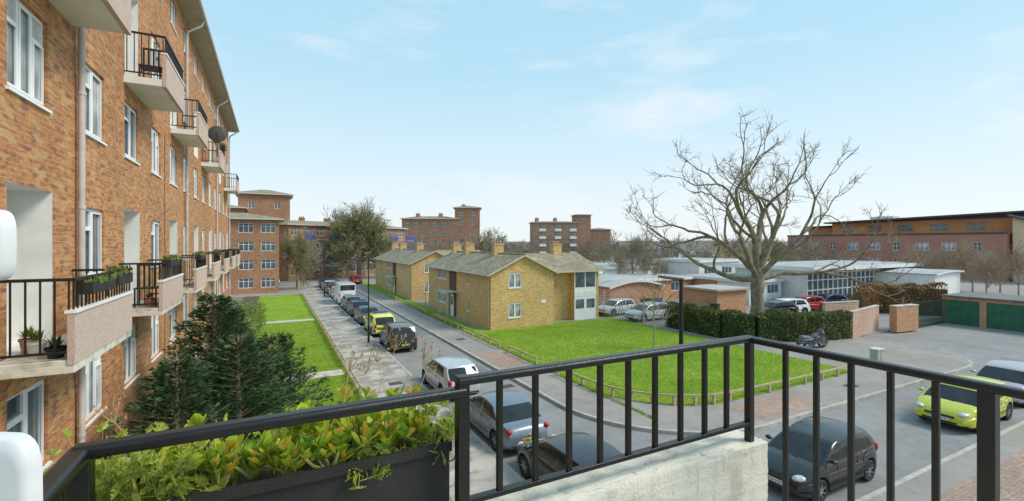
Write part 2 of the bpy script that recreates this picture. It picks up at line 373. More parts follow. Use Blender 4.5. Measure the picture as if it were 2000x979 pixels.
for x, y, z in ((9.9, 19.5, .004), (18.5, 10.4, .004), (11.6, 30, .124), (5.2, 22, .124), (31, 9.6, .004), (24, 11.8, .124), (35, 8.5, .004)):
    put(dcm, "drain_cover", None, (x, y, z), 0, "cast iron drain cover set in the road surface", "drain cover", group="drain covers")
def inpoly(x, y, P):
    c = False; j = len(P) - 1
    for i in range(len(P)):
        if (P[i][1] > y) != (P[j][1] > y) and x < (P[j][0] - P[i][0]) * (y - P[i][1]) / (P[j][1] - P[i][1]) + P[i][0]: c = not c
        j = i
    return c
gb = MB()
def blades(x0, x1, y0, y1, n, P=None):
    for _ in range(n):
        x = rng.uniform(x0, x1); y = rng.uniform(y0, y1)
        if P and not inpoly(x, y, P): continue
        a = rng.uniform(0, 6.28); w = rng.uniform(.01, .026); h = rng.uniform(.02, .065)
        lx, ly = rng.uniform(-.04, .04), rng.uniform(-.04, .04)
        gb.face([(x - w * math.cos(a), y - w * math.sin(a), .148), (x + w * math.cos(a), y + w * math.sin(a), .148), (x + lx, y + ly, .15 + h)])
blades(12.9, 26.9, 13, 31, 30000, lawnA)
blades(-1.4, 3.3, 14, 24.6, 7000); blades(-1.4, 3.3, 25.8, 43, 9000)
for x in (12.85, 3.35):
    for _ in range(3500):
        y = rng.uniform(13, 45); xx = x + rng.gauss(0, .05); gb.face([(xx - .02, y, .12), (xx + .02, y + .01, .12), (xx + rng.gauss(0, .04), y, rng.uniform(.18, .27))])
gb.obj("grass", grass_m, kind="stuff")

# ------------------------------------------------------------------ knee rail fences
def knee_fence(pts, label):
    P = [V((x, y, .12)) for x, y in pts]
    r = root("knee_rail_fence", P[0], label, "fence", group="low wooden knee rails round the lawns")
    o = P[0]; mb = MB()
    for i in range(len(P) - 1): mb.bar(P[i] - o + V((0, 0, .40)), P[i + 1] - o + V((0, 0, .40)), .07, .07)
    mb.obj("rail", wood, r)
    pb = MB(); pb.box(-.05, .05, -.05, .05, -.02, .37); pm = pb.mesh("post", [wood])
    for i in range(len(P) - 1):
        d = P[i + 1] - P[i]; n = max(1, round(d.length / 1.5))
        for k in range(n + (1 if i == len(P) - 2 else 0)):
            q = put(pm, "post", r, P[i] - o + d * k / n); q.rotation_euler = (rng.gauss(0, .03), rng.gauss(0, .03), rng.gauss(0, .1))
knee_fence([(3.45, 12), (3.45, 24.3)], "low wooden knee rail between lawn and pavement")
knee_fence([(3.45, 26), (3.45, 42.8)], "low wooden knee rail between lawn and pavement")
knee_fence([(3.45, 44.5), (3.45, 66)], "low wooden knee rail between lawn and pavement")
knee_fence([(12.75, 26.2), (12.75, 39.5)], "low wooden knee rail beside the house lawn")
knee_fence([(12.75, 42), (12.75, 58)], "low wooden knee rail beside the house lawn")
knee_fence([(12.8, 25), (12.85, 21.8)], "short wooden knee rail at the paved crossing")
knee_fence([(12.75, 19.5), (12.9, 17.6)] + arc(17.1, 17.2, 4.2, 188, 270, 7) + [(21, 12.95), (26.5, 12.95)], "curved wooden knee rail round the corner lawn")

# ------------------------------------------------------------------ left apartment block
FX = -3.06; Y0 = 2.2; YE = 42.3
blk = root("apartment_block", (FX, Y0, 0), "five storey red brick apartment block with white balconies", "apartment block")
FL = [-.1, 2.6, 5.3, 8.0, 10.7, 13.4]
colsY = [8.95 + 2.68 * k for k in range(-2, 13)]
wA = win_tpl(1.22, 1.32, 3, glass=blind_glass); wB = win_tpl(1.22, 1.32, 2); wT = win_tpl(1.1, .98, 2, 0)
wD = win_tpl(1.22, 1.32, 2, .72, dark_glass)
ops = []; wins = []
for k, y in enumerate(colsY):
    s0 = y - Y0; even = (k % 2 == 0)
    for i, f in enumerate(FL):
        if i == 5: w, h, zs = 1.1, .98, 14.28
        elif i == 2 and even:
            ops.append((s0 - .62, s0 + .78, f + .0, f + 2.3, 1.0, 1, 1)); continue
        elif i == 4 and even:
            ops.append((s0 - .6, s0 + .6, f, f + 2.25, .5, 1, 1)); continue
        else: w, h, zs = 1.22, 1.32, f + .84
        ops.append((s0 - w / 2, s0 + w / 2, zs, zs + h, .09))
        t = wT if i == 5 else rng.choice([wA, wB, wA, wD])
        wins.append((t, (-.085, s0, zs)))
mb = MB(); L = YE - Y0
facade(mb, (0, 0, 0), (0, 1, 0), (1, 0, 0), L, 15.62, ops)
mb.face([(0, L, 0), (-9, L, 0), (-9, L, 15.62), (0, L, 15.62)]); mb.face([(-9, L, 0), (-9, 0, 0), (-9, 0, 15.62), (-9, L, 15.62)]); mb.face([(-9, 0, 0), (0, 0, 0), (0, 0, 15.62), (-9, 0, 15.62)])
mb.obj("wall", [red_brick, white_paint], blk)
for t, l in wins: window(t, blk, l, rad(90))
mb = MB(); e = .62
mb.box(-9.6, e, -.6, L + .5, 15.62, 15.74, 0)
mb.face([(e, -.6, 15.74), (e, L + .5, 15.74), (-4.5, L - 4, 17.4), (-4.5, 3.5, 17.4)], 1); mb.face([(e, L + .5, 15.74), (-9.6, L + .5, 15.74), (-4.5, L - 4, 17.4)], 1)
mb.face([(-9.6, L + .5, 15.74), (-9.6, -.6, 15.74), (-4.5, 3.5, 17.4), (-4.5, L - 4, 17.4)], 1)
mb.obj("roof", [M("soffit", (.50, .44, .37), (.4, .36, .3), 2), tile_roof], blk)
mb = MB(); mb.tube([(e + .05, -.6, 15.72), (e + .05, L + .5, 15.72)], [.07, .07], 8); mb.obj("gutter", pipe_m, blk, smooth=40)
for yy in (10.66, 21.9, 33.0, 42.0):
    mb = MB(); y = yy - Y0
    pts = [(.09, y, .2), (.09, y, 14.9), (.12, y, 15.1), (.55, y + .1, 15.45), (.62, y + .1, 15.66)]
    mb.tube(pts, [.05] * len(pts), 10)
    for z in range(1, 15, 2): mb.tube([(.09, y, z + .4), (.09, y, z + .46)], [.062, .062], 10)
    mb.obj("drainpipe", pipe_m, blk, smooth=40)
mb = MB(); mb.tube([(.008, 18.2 - Y0, 2.2), (.008, 18.2 - Y0, 10.3)], [.008] * 2, 4); mb.obj("cable", black_matt, blk)
dm = MB(); dm.box(-.42, .42, 0, .05, 0, 2.0, 0); dm.box(-.3, .3, -.012, 0, 1.05, 1.8, 1); dm.box(-.34, -.30, -.04, 0, .95, 1.05, 2)
door_me = dm.mesh("door", [upvc, dark_glass, rim_m])
for k, y in enumerate(colsY):
    if k % 2 == 0:
        put(door_me, "door", blk, (-.94, y - Y0 + .05, 5.31), rad(90)); put(door_me, "door", blk, (-.44, y - Y0, 10.71), rad(90))
def balcony(yc, floor, wid=2.7, dep=.78, name="balcony"):
    y = yc - Y0; r = put(None, name, blk, (0, y, floor)); low_ = floor < 6
    a, c = -wid / 2, wid / 2; pb_ = -.06 if low_ else -.17
    mb = MB(); mb.box(.002, dep - .05 if not low_ else dep + .02, a, c, -.17, -.062 if low_ else 0)
    if low_: mb.box(.002, dep - .05, a + .003, c - .003, -.0625, 0)
    bevel(mb.obj("slab", slab_edge if low_ else white_paint, r), .006)
    mb = MB(); mb.box(dep - .045, dep + .03, a - .01, c + .01, pb_, .60, 0); mb.box(dep - .07, dep + .05, a - .02, c + .02, .60, .64, 1)
    mb.obj("front_panel", [pebble, white_paint], r)
    for nm, yy in (("side_railing", a + .03), ("side_railing", c - .03)):
        mb = MB()
        mb.bar((.01, yy, 1.03), (dep, yy, 1.03), .045, .04); mb.bar((.01, yy, .1), (dep, yy, .1), .03, .03)
        for i in range(6): mb.bar((.06 + i * (dep - .1) / 5, yy, .1), (.06 + i * (dep - .1) / 5, yy, 1.02), .018, .018)
        mb.obj(nm, black_metal, r)
    mb = MB(); mb.bar((dep, a + .03, 1.03), (dep, c - .03, 1.03), .045, .04)
    for i in range(19): mb.bar((dep, a + .05 + i * (wid - .1) / 18, .64), (dep, a + .05 + i * (wid - .1) / 18, 1.02), .018, .018)
    mb.obj("front_railing", black_metal, r)
    return r
lowY = [3.8, 9.2, 14.56, 19.92, 25.28, 30.64, 36.0, 40.6]
for y in lowY: balcony(y, 5.3)
upY = [9.25, 14.85, 20.4, 27.9, 39.6]
for y in upY: balcony(y, 10.7, 2.5)
def pot(x, y, z, r=.1, h=.16, mat=None, lab="terracotta plant pot on a balcony"):
    rt = root("plant_pot", (x, y, z), lab, "plant pot", group="pots on the block balconies")
    mb = MB(); mb.lathe((0, 0, 0), [(0, 0), (r * .7, 0), (r, h), (r * 1.08, h), (r * 1.08, h - .03), (r * .9, h - .03), (0, h - .02)], n=14); mb.obj("pot", mat or shed_brick, rt, smooth=40)
    l = MB()
    for _ in range(60):
        a = rng.uniform(0, 6.28); e2 = rng.uniform(.2, 1.4); q = rng.uniform(.05, .16)
        d = V((math.cos(a) * math.cos(e2), math.sin(a) * math.cos(e2), math.sin(e2))) * q; s2 = V((-math.sin(a), math.cos(a), 0)) * .02
        p = V((0, 0, h)); l.face([p + d * .5 - s2, p + d * .5 + s2, p + d + V((0, 0, .03)), ])
    l.obj("foliage", bush_m, rt)
def trough(x, y, z, ln, lab, leaf, hh=.12):
    rt = root("planter", (x, y, z), lab, "planter", group="planters on the block balconies")
    mb = MB(); mb.box(-.09, .09, -ln / 2, ln / 2, 0, .17); bevel(mb.obj("box", planter_m, rt), .01)
    l = MB()
    for _ in range(170):
        p = V((rng.uniform(-.1, .1), rng.uniform(-ln / 2, ln / 2), .15 + hh * rng.random() ** 1.5)); a = rng.uniform(0, 6.28); s2 = V((math.cos(a), math.sin(a), rng.uniform(-.5, .5))) * .03
        l.face([p - s2, p + s2 * .2 + V((0, 0, .04)), p + s2, p - V((0, 0, .03))])
    l.obj("foliage", leaf, rt)
trough(FX + .80, 8.75, 6.10, 1.0, "black planter with a few small shoots on the railing", bush_m, .05)
trough(FX + .80, 9.85, 6.12, .8, "black planter with heather on the balcony railing", hedge_m, .14)
trough(FX + .80, 14.3, 6.22, 1.2, "black planter on the neighbouring balcony railing", bush_m)
trough(FX + .80, 19.6, 6.22, 1.2, "black planter on the balcony railing further along", bush_m)
trough(FX + .80, 25.3, 6.22, 1.2, "trough planter on a distant balcony railing", hedge_m)
trough(FX + .80, 28.2, 11.66, .8, "green trailing plant on an upper balcony", bush_m)
pot(FX + .30, 8.3, 5.3, .1, .2, white_paint, "white plant pot on the balcony floor"); pot(FX + .55, 8.1, 5.3, .11, .14, planter_m, "black plant pot on the balcony floor")
pot(FX + .12, 8.6, 5.3, .10, .2); pot(FX + .5, 13.6, 5.3, .12, .2)
rt = root("satellite_dish", (FX + .62, 27.2, 11.7), "dark satellite dish clamped to an upper balcony", "satellite dish")
mb = MB(); prof = [(0, -.06), (.2, -.045), (.40, 0), (.41, 0.005), (.40, .012), (.2, -.03), (0, -.045)]
mb.lathe((0, 0, .55), prof, axis='y', n=20); mb.obj("dish", M("dish_grey", (.06, .06, .065), (.09, .09, .09), 5, .5), rt, smooth=50)
mb = MB(); mb.tube([(0, 0, -.6), (0, 0.05, .55)], [.025, .025], 6); mb.tube([(0, -.05, .3), (0, -.45, .52)], [.012, .012], 5); mb.box(-.03, .03, -.5, -.42, .49, .57); mb.obj("arm", black_matt, rt)
def chair(x, y, z, mat, lab):
    rt = root("garden_chair", (x, y, z), lab, "chair"); mb = MB(); mb.box(-.22, .22, -.22, .22, .42, .45)
    mb.obj("seat", mat, rt)
    for sx in (-.2, .2):
        for sy in (-.2, .2): l = MB(); l.bar((sx, sy, 0), (sx, sy, .42), .03, .03); l.obj("leg", mat, rt)
    mb = MB()
    for i in range(5): mb.box(-.22 + i * .1, -.18 + i * .1, .19, .215, .45, .95)
    mb.box(-.22, .22, .187, .218, .95, 1.0); mb.obj("backrest", mat, rt)
chair(FX + .42, 13.75, 5.3, dark_green, "dark green slatted chair on a balcony")
chair(FX + .40, 14.3, 10.7, black_matt, "dark folding chair on the upper balcony")

# ------------------------------------------------------------------ own balcony
ob = root("balcony", (0, 0, 0), "concrete balcony with stained cream parapet wall", "balcony")
mb = MB(); mb.box(-.5, 2.25, -1.2, 1.63, 5.12, 5.3); bevel(mb.obj("floor_slab", concrete, ob), .01)
bm = bmesh.new(); bmesh.ops.create_cube(bm, size=1)
for v_ in bm.verts: v_.co = V((-.42 + (v_.co.x + .5) * 2.61, 1.45 + (v_.co.y + .5) * .18, 5.302 + (v_.co.z + .5) * .508))
bmesh.ops.subdivide_edges(bm, edges=bm.edges[:], cuts=30, use_grid_fill=True)
for v_ in bm.verts: v_.co += V((rng.gauss(0, .0018), rng.gauss(0, .0018), rng.gauss(0, .002)))
me = bpy.data.meshes.new("parapet_wall"); bm.to_mesh(me); bm.free(); me.materials.append(stucco)
me.polygons.foreach_set("use_smooth", [True] * len(me.polygons)); me.set_sharp_from_angle(angle=rad(40)); bevel(put(me, "parapet_wall", ob), .012, 3)
rl = root("balcony_railing", (0, 0, 5.3), "glossy black metal railing round the balcony", "railing")
def rb(name, segs, w, h, bw=.012):
    mb = MB()
    for p, q in segs: mb.bar((p[0], p[1], p[2] - 5.3), (q[0], q[1], q[2] - 5.3), w, h)
    return bevel(mb.obj(name, rail_metal, rl, smooth=50), bw, 3)
rb("handrail", [((.56, 1.5, 6.322), (2.14, 1.5, 6.322))], .052, .03)
rb("handrail", [((2.12, 1.52, 6.319), (2.12, -1.0, 6.319))], .052, .03)
rb("handrail", [((-.44, 1.5, 6.285), (.60, 1.5, 6.285))], .052, .034)
rb("handrail", [((-.42, 1.52, 6.282), (-.42, -.9, 6.282))], .052, .034)
rb("bottom_rail", [((.58, 1.5, 5.90), (2.12, 1.5, 5.90))], .03, .02, .004)
rb("bottom_rail", [((2.12, 1.44, 5.42), (2.12, -1.0, 5.42))], .03, .02, .004)
def post(x, y, z0, z1, w=.045, name="post"):
    mb = MB(); mb.bar((0, 0, z0 - 5.3), (0, 0, z1 - 5.3), w, w); bevel(mb.obj(name, rail_metal, rl, (x, y, 0)), .003)
for x in (.729, .879, 1.032, 1.184, 1.333, 1.485, 1.64, 1.797, 1.95): post(x, 1.5, 5.90, 6.31, .021, "baluster")
for i in range(18):
    y = 1.316 - .137 * i
    if i == 5: post(2.12, y, 5.31, 6.31, .045)
    else: post(2.12, y, 5.42, 6.31, .021, "baluster")
post(2.12, 1.5, 5.80, 6.31, .034); post(.585, 1.5, 5.80, 6.34, .042); post(-.42, 1.5, 5.80, 6.27, .046)
for i in range(5): post(-.42, 1.36 - .14 * i, 5.8, 6.27, .021, "baluster")
rb("bottom_rail", [((-.42, 1.5, 5.86), (.585, 1.5, 5.86))], .03, .02, .004)
pl = root("trough_planter", (.06, 1.66, 5.812), "long black trough planter behind the railing", "planter")
mb = MB(); w, d, h = .50, .1, .28
mb.box(-w, w, -d, -d + .008, 0, h); mb.box(-w, w, d - .008, d, 0, h); mb.box(-w, -w + .008, -d + .008, d - .008, 0, h); mb.box(w - .008, w, -d + .008, d - .008, 0, h)
mb.box(-w + .008, w - .008, -d + .008, d - .008, 0, .01); mb.obj("box", planter_m, pl)
mb = MB(); mb.box(-w + .009, w - .009, -d + .009, d - .009, .2, .25); mb.obj("soil", soil, pl)
mb = MB(); mb.box(-w - .006, w + .006, -d - .012, -d - .001, h - .03, h + .004); mb.obj("rim", planter_m, pl)
def leafp(mb, base, dr, L_, W_, up, n=5, curl=.25, mi=0):
    d = dr.normalized(); sd = d.cross(up)
    sd = sd.normalized() if sd.length > 1e-3 else d.orthogonal().normalized(); u = sd.cross(d)
    i0 = len(mb.v); mb.v.append(tuple(base))
    for k in range(1, n):
        t = k / n; w_ = W_ * math.sin(math.pi * t ** 1.25) ** .75 * .5
        c = base + d * L_ * t + u * (curl * L_ * t * t)
        mb.v += [tuple(c - sd * w_ + u * w_ * .35), tuple(c - u * W_ * .05), tuple(c + sd * w_ + u * w_ * .35)]
    mb.v.append(tuple(base + d * L_ + u * curl * L_)); e2 = len(mb.v) - 1
    mb.f += [(i0, i0 + 1, i0 + 2), (i0, i0 + 2, i0 + 3)]; mb.m += [mi, mi]
    for k in range(n - 2):
        a = i0 + 1 + 3 * k
        mb.f += [(a, a + 3, a + 4, a + 1), (a + 1, a + 4, a + 5, a + 2)]; mb.m += [mi, mi]
    a = i0 + 1 + 3 * (n - 2); mb.f += [(a, e2, a + 1), (a + 1, e2, a + 2)]; mb.m += [mi, mi]
def rdir(e0=0, e1=1.5, g=rng):
    a = g.uniform(0, 6.283); e2 = g.uniform(e0, e1); return V((math.cos(a) * math.cos(e2), math.sin(a) * math.cos(e2), math.sin(e2)))
Z = V((0, 0, 1))
def succulent(x, y, hgt, n, lab):
    rt = root("succulent_plant", (x, y, 6.06), lab, "plant", group="succulents in the trough")
    st = MB(); lf = MB()
    for _ in range(n):
        d = rdir(.5, 1.5); ln = rng.uniform(.4, 1.05) * hgt; p1 = d * ln + V((0, 0, .01)); big = rng.uniform(.85, 1.5)
        st.tube([(0, 0, 0), d * ln * .5 + rdir() * .012, p1], [.006, .005, .004], 5)
        nl = rng.randint(6, 10)
        for k in range(nl):
            a = k * 2.4 + rng.random(); e2 = .05 + k * .13 + rng.uniform(-.2, .2); back = rng.uniform(0, .5) if k < 4 else 0
            dd = (V((math.cos(a) * math.cos(e2), math.sin(a) * math.cos(e2), math.sin(e2))) + d * .25).normalized()
            leafp(lf, p1 - d * ln * back * .6, dd, rng.uniform(.028, .048) * big, rng.uniform(.019, .031) * big, Z, 6, rng.uniform(.1, .45))
    st.obj("stem", stalk_m, rt, smooth=60); lf.obj("foliage", jade_m, rt, smooth=80)
def geranium(x, y, hgt, n, lab):
    rt = root("geranium_plant", (x, y, 6.05), lab, "plant", group="feathery geraniums in the trough")
    st = MB(); lf = MB()
    for _ in range(n):
        d = rdir(.1, 1.45); ln = rng.uniform(.3, 1) ** .8 * hgt; p1 = d * ln - Z * .04 * rng.random() * (1 if d.z < .7 else .2)
        st.tube([(0, 0, 0), d * ln * .6 + rdir() * .012, p1], [.0016, .0013, .001], 3)
        nn = (d.cross(rdir()).normalized() + V((-.3, -.8, .5)) * .6).normalized(); b2 = d.cross(nn).normalized()
        for k in range(5):
            a = (k - 2) * .55; dd = (d * math.cos(a) + b2 * math.sin(a)).normalized(); ll = rng.uniform(.018, .034)
            leafp(lf, p1, dd, ll, .008, nn, 3, .1)
            for sg in (-1, 1): leafp(lf, p1 + dd * ll * .5, (dd + b2 * sg * .8).normalized(), ll * .55, .0065, nn, 3, .1)
    st.obj("stem", stalk_m, rt); lf.obj("foliage", fern_m, rt)
for i, (x, y, h) in enumerate(((-.22, 1.70, .15), (-.06, 1.66, .12), (.10, 1.72, .17), (.22, 1.64, .13), (.34, 1.62, .12), (.29, 1.73, .18), (.46, 1.68, .13), (.04, 1.61, .10), (-.14, 1.62, .11), (.40, 1.73, .15), (.16, 1.60, .10))):
    succulent(x, y, h, 8, "yellow green succulent with orange tips in the trough")
for i, (x, y, h) in enumerate(((-.36, 1.68, .18), (-.30, 1.60, .14), (-.15, 1.72, .18), (.02, 1.72, .17), (.42, 1.70, .17), (.53, 1.64, .15), (-.40, 1.60, .16), (-.43, 1.70, .25), (-.24, 1.6, .14), (.28, 1.60, .10), (.50, 1.7, .18), (-.46, 1.62, .20))):
    geranium(x, y, h, 50, "feathery leaved geranium growing in the trough")
for x, y, h, lx in ((.28, 1.70, .36, .14), (.33, 1.68, .32, .2), (.12, 1.70, .28, .2), (.40, 1.7, .32, -.06), (-.30, 1.7, .22, -.12), (.44, 1.7, .26, .1), (.20, 1.7, .30, .05)):
    rt = root("dried_flower_stalk", (x, y, 6.06), "dried brown flower stalk rising from the trough", "plant", group="dried flower stalks in the trough")
    s2 = MB(); tip = V((lx, .05, h)); s2.tube([(0, 0, 0), tip * .5 + V((0, 0, .03)), tip], [.0022, .0017, .0012], 4)
    for _ in range(10):
        q = tip + rdir(-.2, 1.3) * rng.uniform(.02, .075); s2.tube([tip * .93, q], [.001, .0007], 3)
        for k in range(6): leafp(s2, q, rdir(-1, 1.4), rng.uniform(.006, .014), .005, Z, 3)
    s2.obj("stem", dry_m, rt)
fr = root("door_frame", (0, 0, 5.3), "white door frame edge with metal catch plates", "door frame")
plate_m = M("satin_white_metal", (.76, .77, .78), (.66, .67, .69), 9, .3, .1)
def plate(name, cx, cy, z0, z1, w):
    d = V((.887, -.461, 0)); n = V((-.461, -.887, 0)); c = V((cx, cy, (z0 + z1) / 2 - 5.3)); hh = (z1 - z0) / 2; mb = MB(); rings = []
    for dep, sc_ in ((-.02, 1.0), (-.006, 1.0), (0, .95), (.004, .82)):
        rg_ = []
        for k in range(28):
            t = 2 * math.pi * k / 28; ct, st_ = math.cos(t), math.sin(t)
            rg_.append(c + d * (w * sc_ * abs(ct) ** .5 * (1 if ct > 0 else -1)) + Z * (hh * sc_ * abs(st_) ** .5 * (1 if st_ > 0 else -1)) + n * dep)
        rings.append(rg_)
    i0 = 0
    for rg_ in rings: mb.v += [tuple(p) for p in rg_]
    for a in range(3):
        for k in range(28): mb.f.append((a * 28 + k, a * 28 + (k + 1) % 28, (a + 1) * 28 + (k + 1) % 28, (a + 1) * 28 + k)); mb.m.append(0)
    mb.f.append(tuple(84 + k for k in range(28))); mb.m.append(0)
    mb.obj(name, plate_m, fr, smooth=60)
    mb = MB(); pc = c + n * .0045 + d * w * .25; mb.bar(pc - Z * hh * .25, pc + Z * hh * .15, .010, .002); mb.obj("slot", black_matt, fr)
plate("catch_plate", -.392, .985, 6.742, 6.852, .036)
plate("catch_plate", -.325, .835, 6.37, 6.55, .052)
mb = MB(); mb.box(-.50, -.445, .80, 1.0, 0, 2.1); mb.obj("frame", upvc, fr)

# ------------------------------------------------------------------ houses
wH = win_tpl(1.1, 1.15, 2, 0); wHs = win_tpl(.6, 1.0, 1, 0); wHl = win_tpl(2.2, 1.0, 3, 0)
def house(x, y, L, label, wing_w=5.3, porch=True):
    r = root("brick_house", (x, y, .0), label, "house", group="tan brick houses along the road")
    W = 5.7; E = 4.55; RZ = 5.9; mb = MB()
    def hole(c, w, z0, h): return (c - w / 2, c + w / 2, z0, z0 + h, .08)
    f_ops = [hole(2.1, 1.1, 3.28, 1.15), hole(2.1, 1.1, .95, 1.15)]
    facade(mb, (0, 0, 0), (1, 0, 0), (0, -1, 0), W, E, f_ops)
    mb.face([(0, 0, E), (W, 0, E), (W / 2, 0, RZ)]); mb.face([(0, L, E), (W, L, E), (W / 2, L, RZ)])
    s_ops = []; sw = []
    for c, w, z0, h, t in ((4.5, .6, 3.3, 1.0, wHs), (4.5, .6, 1.0, 1.0, wHs), (11.4, 2.2, 3.3, 1.0, wHl), (11.4, 2.2, 1.0, 1.0, wHl)):
        if c < L - 1: s_ops.append(hole(c, w, z0, h)); sw.append((t, c, z0))
    if L > 18:
        s_ops += [hole(17.5, 1.1, 3.3, 1.15), hole(17.5, 1.1, 1.0, 1.15)]; sw += [(wH, 17.5, 3.3), (wH, 17.5, 1.0)]
    facade(mb, (0, 0, 0), (0, 1, 0), (-1, 0, 0), L, E, s_ops)
    mb.face([(0, L, 0), (W, L, 0), (W, L, E), (0, L, E)]); mb.face([(W, 0, 0), (W, L, 0), (W, L, E), (W, 0, E)])
    yw = 1.7; x1 = W + 2.7; x2 = W + wing_w
    facade(mb, (W + .002, yw, 0), (1, 0, 0), (0, -1, 0), 2.7, E, [hole(.75, .6, 3.3, 1.0), hole(.75, .6, 1.1, 1.0)])
    mb.face([(x2, .9, 0), (x2, 8.3, 0), (x2, 8.3, E), (x2, .9, E)]); mb.face([(W, 8.3, 0), (x2, 8.3, 0), (x2, 8.3, E), (W, 8.3, E)])
    mb.face([(x2, .9, E), (x2, 8.3, E), (x2, 4.6, RZ - .02)])
    mb.face([(x1, .9, 0), (x1, yw, 0), (x1, yw, E), (x1, .9, E)])
    mb.box(x2 - .25, x2 - .002, .9, .95, 0, E)
    mb.obj("wall", tan_brick, r)
    window(wH, r, (2.1, .075, 3.28), 0); window(wH, r, (2.1, .075, .95), 0)
    for t, c, z0 in sw: window(t, r, (.075, c, z0), rad(-90))
    window(wHs, r, (W + .75, yw + .075, 3.3), 0); window(wHs, r, (W + .75, yw + .075, 1.1), 0)
    mb = MB(); a, b2 = x1 + .002, x2 - .252
    mb.box(a, b2, .93, .99, 0, E, 0); mb.box(a + .12, (a + b2) / 2 - .06, .915, .93, 2.95, 4.25, 1); mb.box((a + b2) / 2 + .06, b2 - .12, .915, .93, 2.95, 4.25, 1)
    mb.box(a + .16, (a + b2) / 2 - .14, .915, .93, 1.1, 1.9, 1); mb.box((a + b2) / 2 + .14, b2 - .16, .915, .93, 1.1, 1.9, 1)
    mb.box(a, b2, .905, .93, 2.15, 2.6, 2)
    mb.obj("glazed_porch", [upvc, dark_glass, white_paint], r)
    mb = MB(); mb.box(4.5, 4.95, -.03, -.003, 1.95, 2.2); mb.obj("wall_plaque", upvc, r)
    mb = MB(); mb.box(-.04, -.003, 7.4, 9.2, 0, E); mb.obj("hung_tile_panel", brown_panel, r)
    mb = MB(); mb.box(-1.1, -.045, 7.0, 9.5, 2.35, 2.45); mb.bar((-1.0, 7.1, 0), (-1.0, 7.1, 2.35), .06, .06); mb.bar((-1.0, 9.4, 0), (-1.0, 9.4, 2.35), .06, .06)
    mb.obj("porch_canopy", M("canopy", (.45, .62, .48), (.6, .66, .55), 3, .4), r)
    put(door_me, "door", r, (-.10, 8.3, .1), rad(-90))
    mb = MB(); o = .32; k = (RZ - E) / (W / 2); ez = E - o * k
    for sx, xe in ((1, -o), (-1, W + o)):
        mb.face([(xe, -o, ez), (W / 2, -o, RZ), (W / 2, L + o, RZ), (xe, L + o, ez)], 0)
        mb.face([(xe, -o, ez - .14), (W / 2, -o, RZ - .14), (W / 2, -o, RZ), (xe, -o, ez)], 1)
        mb.face([(xe, -o, ez - .14), (xe, L + o, ez - .14), (xe, L + o, ez), (xe, -o, ez)], 1)
        mb.face([(xe, -o, ez - .14), (W / 2, -o, RZ - .14), (W / 2, L + o, RZ - .14), (xe, L + o, ez - .14)], 1)
    k2 = (RZ - .02 - E) / 3.7; e2 = E - o * k2
    mb.face([(W / 2, .9 - o, e2), (x2 + o, .9 - o, e2), (x2 + o, 4.6, RZ - .02), (W / 2, 4.6, RZ - .02)], 0)
    mb.face([(W / 2, 8.3 + o, e2), (x2 + o, 8.3 + o, e2), (x2 + o, 4.6, RZ - .02), (W / 2, 4.6, RZ - .02)], 0)
    mb.box(W + .01, x2 + o, .9 - o - .02, .9 - o, e2 - .14, e2 + .01, 1)
    mb.face([(W, .9 - o, e2 - .13), (x2 + o, .9 - o, e2 - .13), (x2 + o, yw, e2 - .13), (W, yw, e2 - .13)], 1)
    mb.tube([(W / 2, -o, RZ + .01), (W / 2, L + o, RZ + .01)], [.08, .08], 8, 0)
    mb.obj("roof", [tile_roof, M("fascia_tan", (.62, .54, .40), (.5, .43, .32), 3)], r)
    mb = MB(); mb.tube([(-.4, -o, ez - .06), (-.4, L + o, ez - .06)], [.055] * 2, 6); mb.obj("gutter", pipe_m, r)
    mb = MB(); mb.tube([(-.06, .18, 0), (-.06, .18, ez - .2), (-.36, .1, ez - .06)], [.04] * 3, 6); mb.obj("drainpipe", pipe_m, r)
    for cx, cy in ((W / 2, L * .30), (W / 2, L * .72), (W + 3.2, 4.6), (W / 2, L - .8)):
        ch_ = MB(); ch_.box(-.45, .45, -.3, .3, -.6, .75, 0); ch_.box(-.5, .5, -.35, .35, .75, .83, 1)
        for q in (-.25, .0, .25): ch_.lathe((q, 0, .83), [(.09, 0), (.075, .3), (.05, .3)], n=8, mi=2)
        ch_.obj("chimney", [tan_brick, concrete, shed_brick], r, (cx, cy, RZ))
    mb = MB(); mb.tube([(0, 0, 0), (0, 0, 1.7)], [.02, .02], 5)
    for k in range(6): mb.bar((-.25, -.4 + k * .16, 1.65), (.25, -.4 + k * .16, 1.65), .012, .012)
    mb.bar((0, -.45, 1.65), (0, .45, 1.65), .015, .015); mb.obj("aerial", pipe_m, r, (W / 2 + .3, L * .30, RZ + .2))
house(14.8, 32, 15.7, "two storey tan brick house with gable end and glazed porch")
house(14.4, 53.2, 21, "second tan brick house further along the road", 4.6)

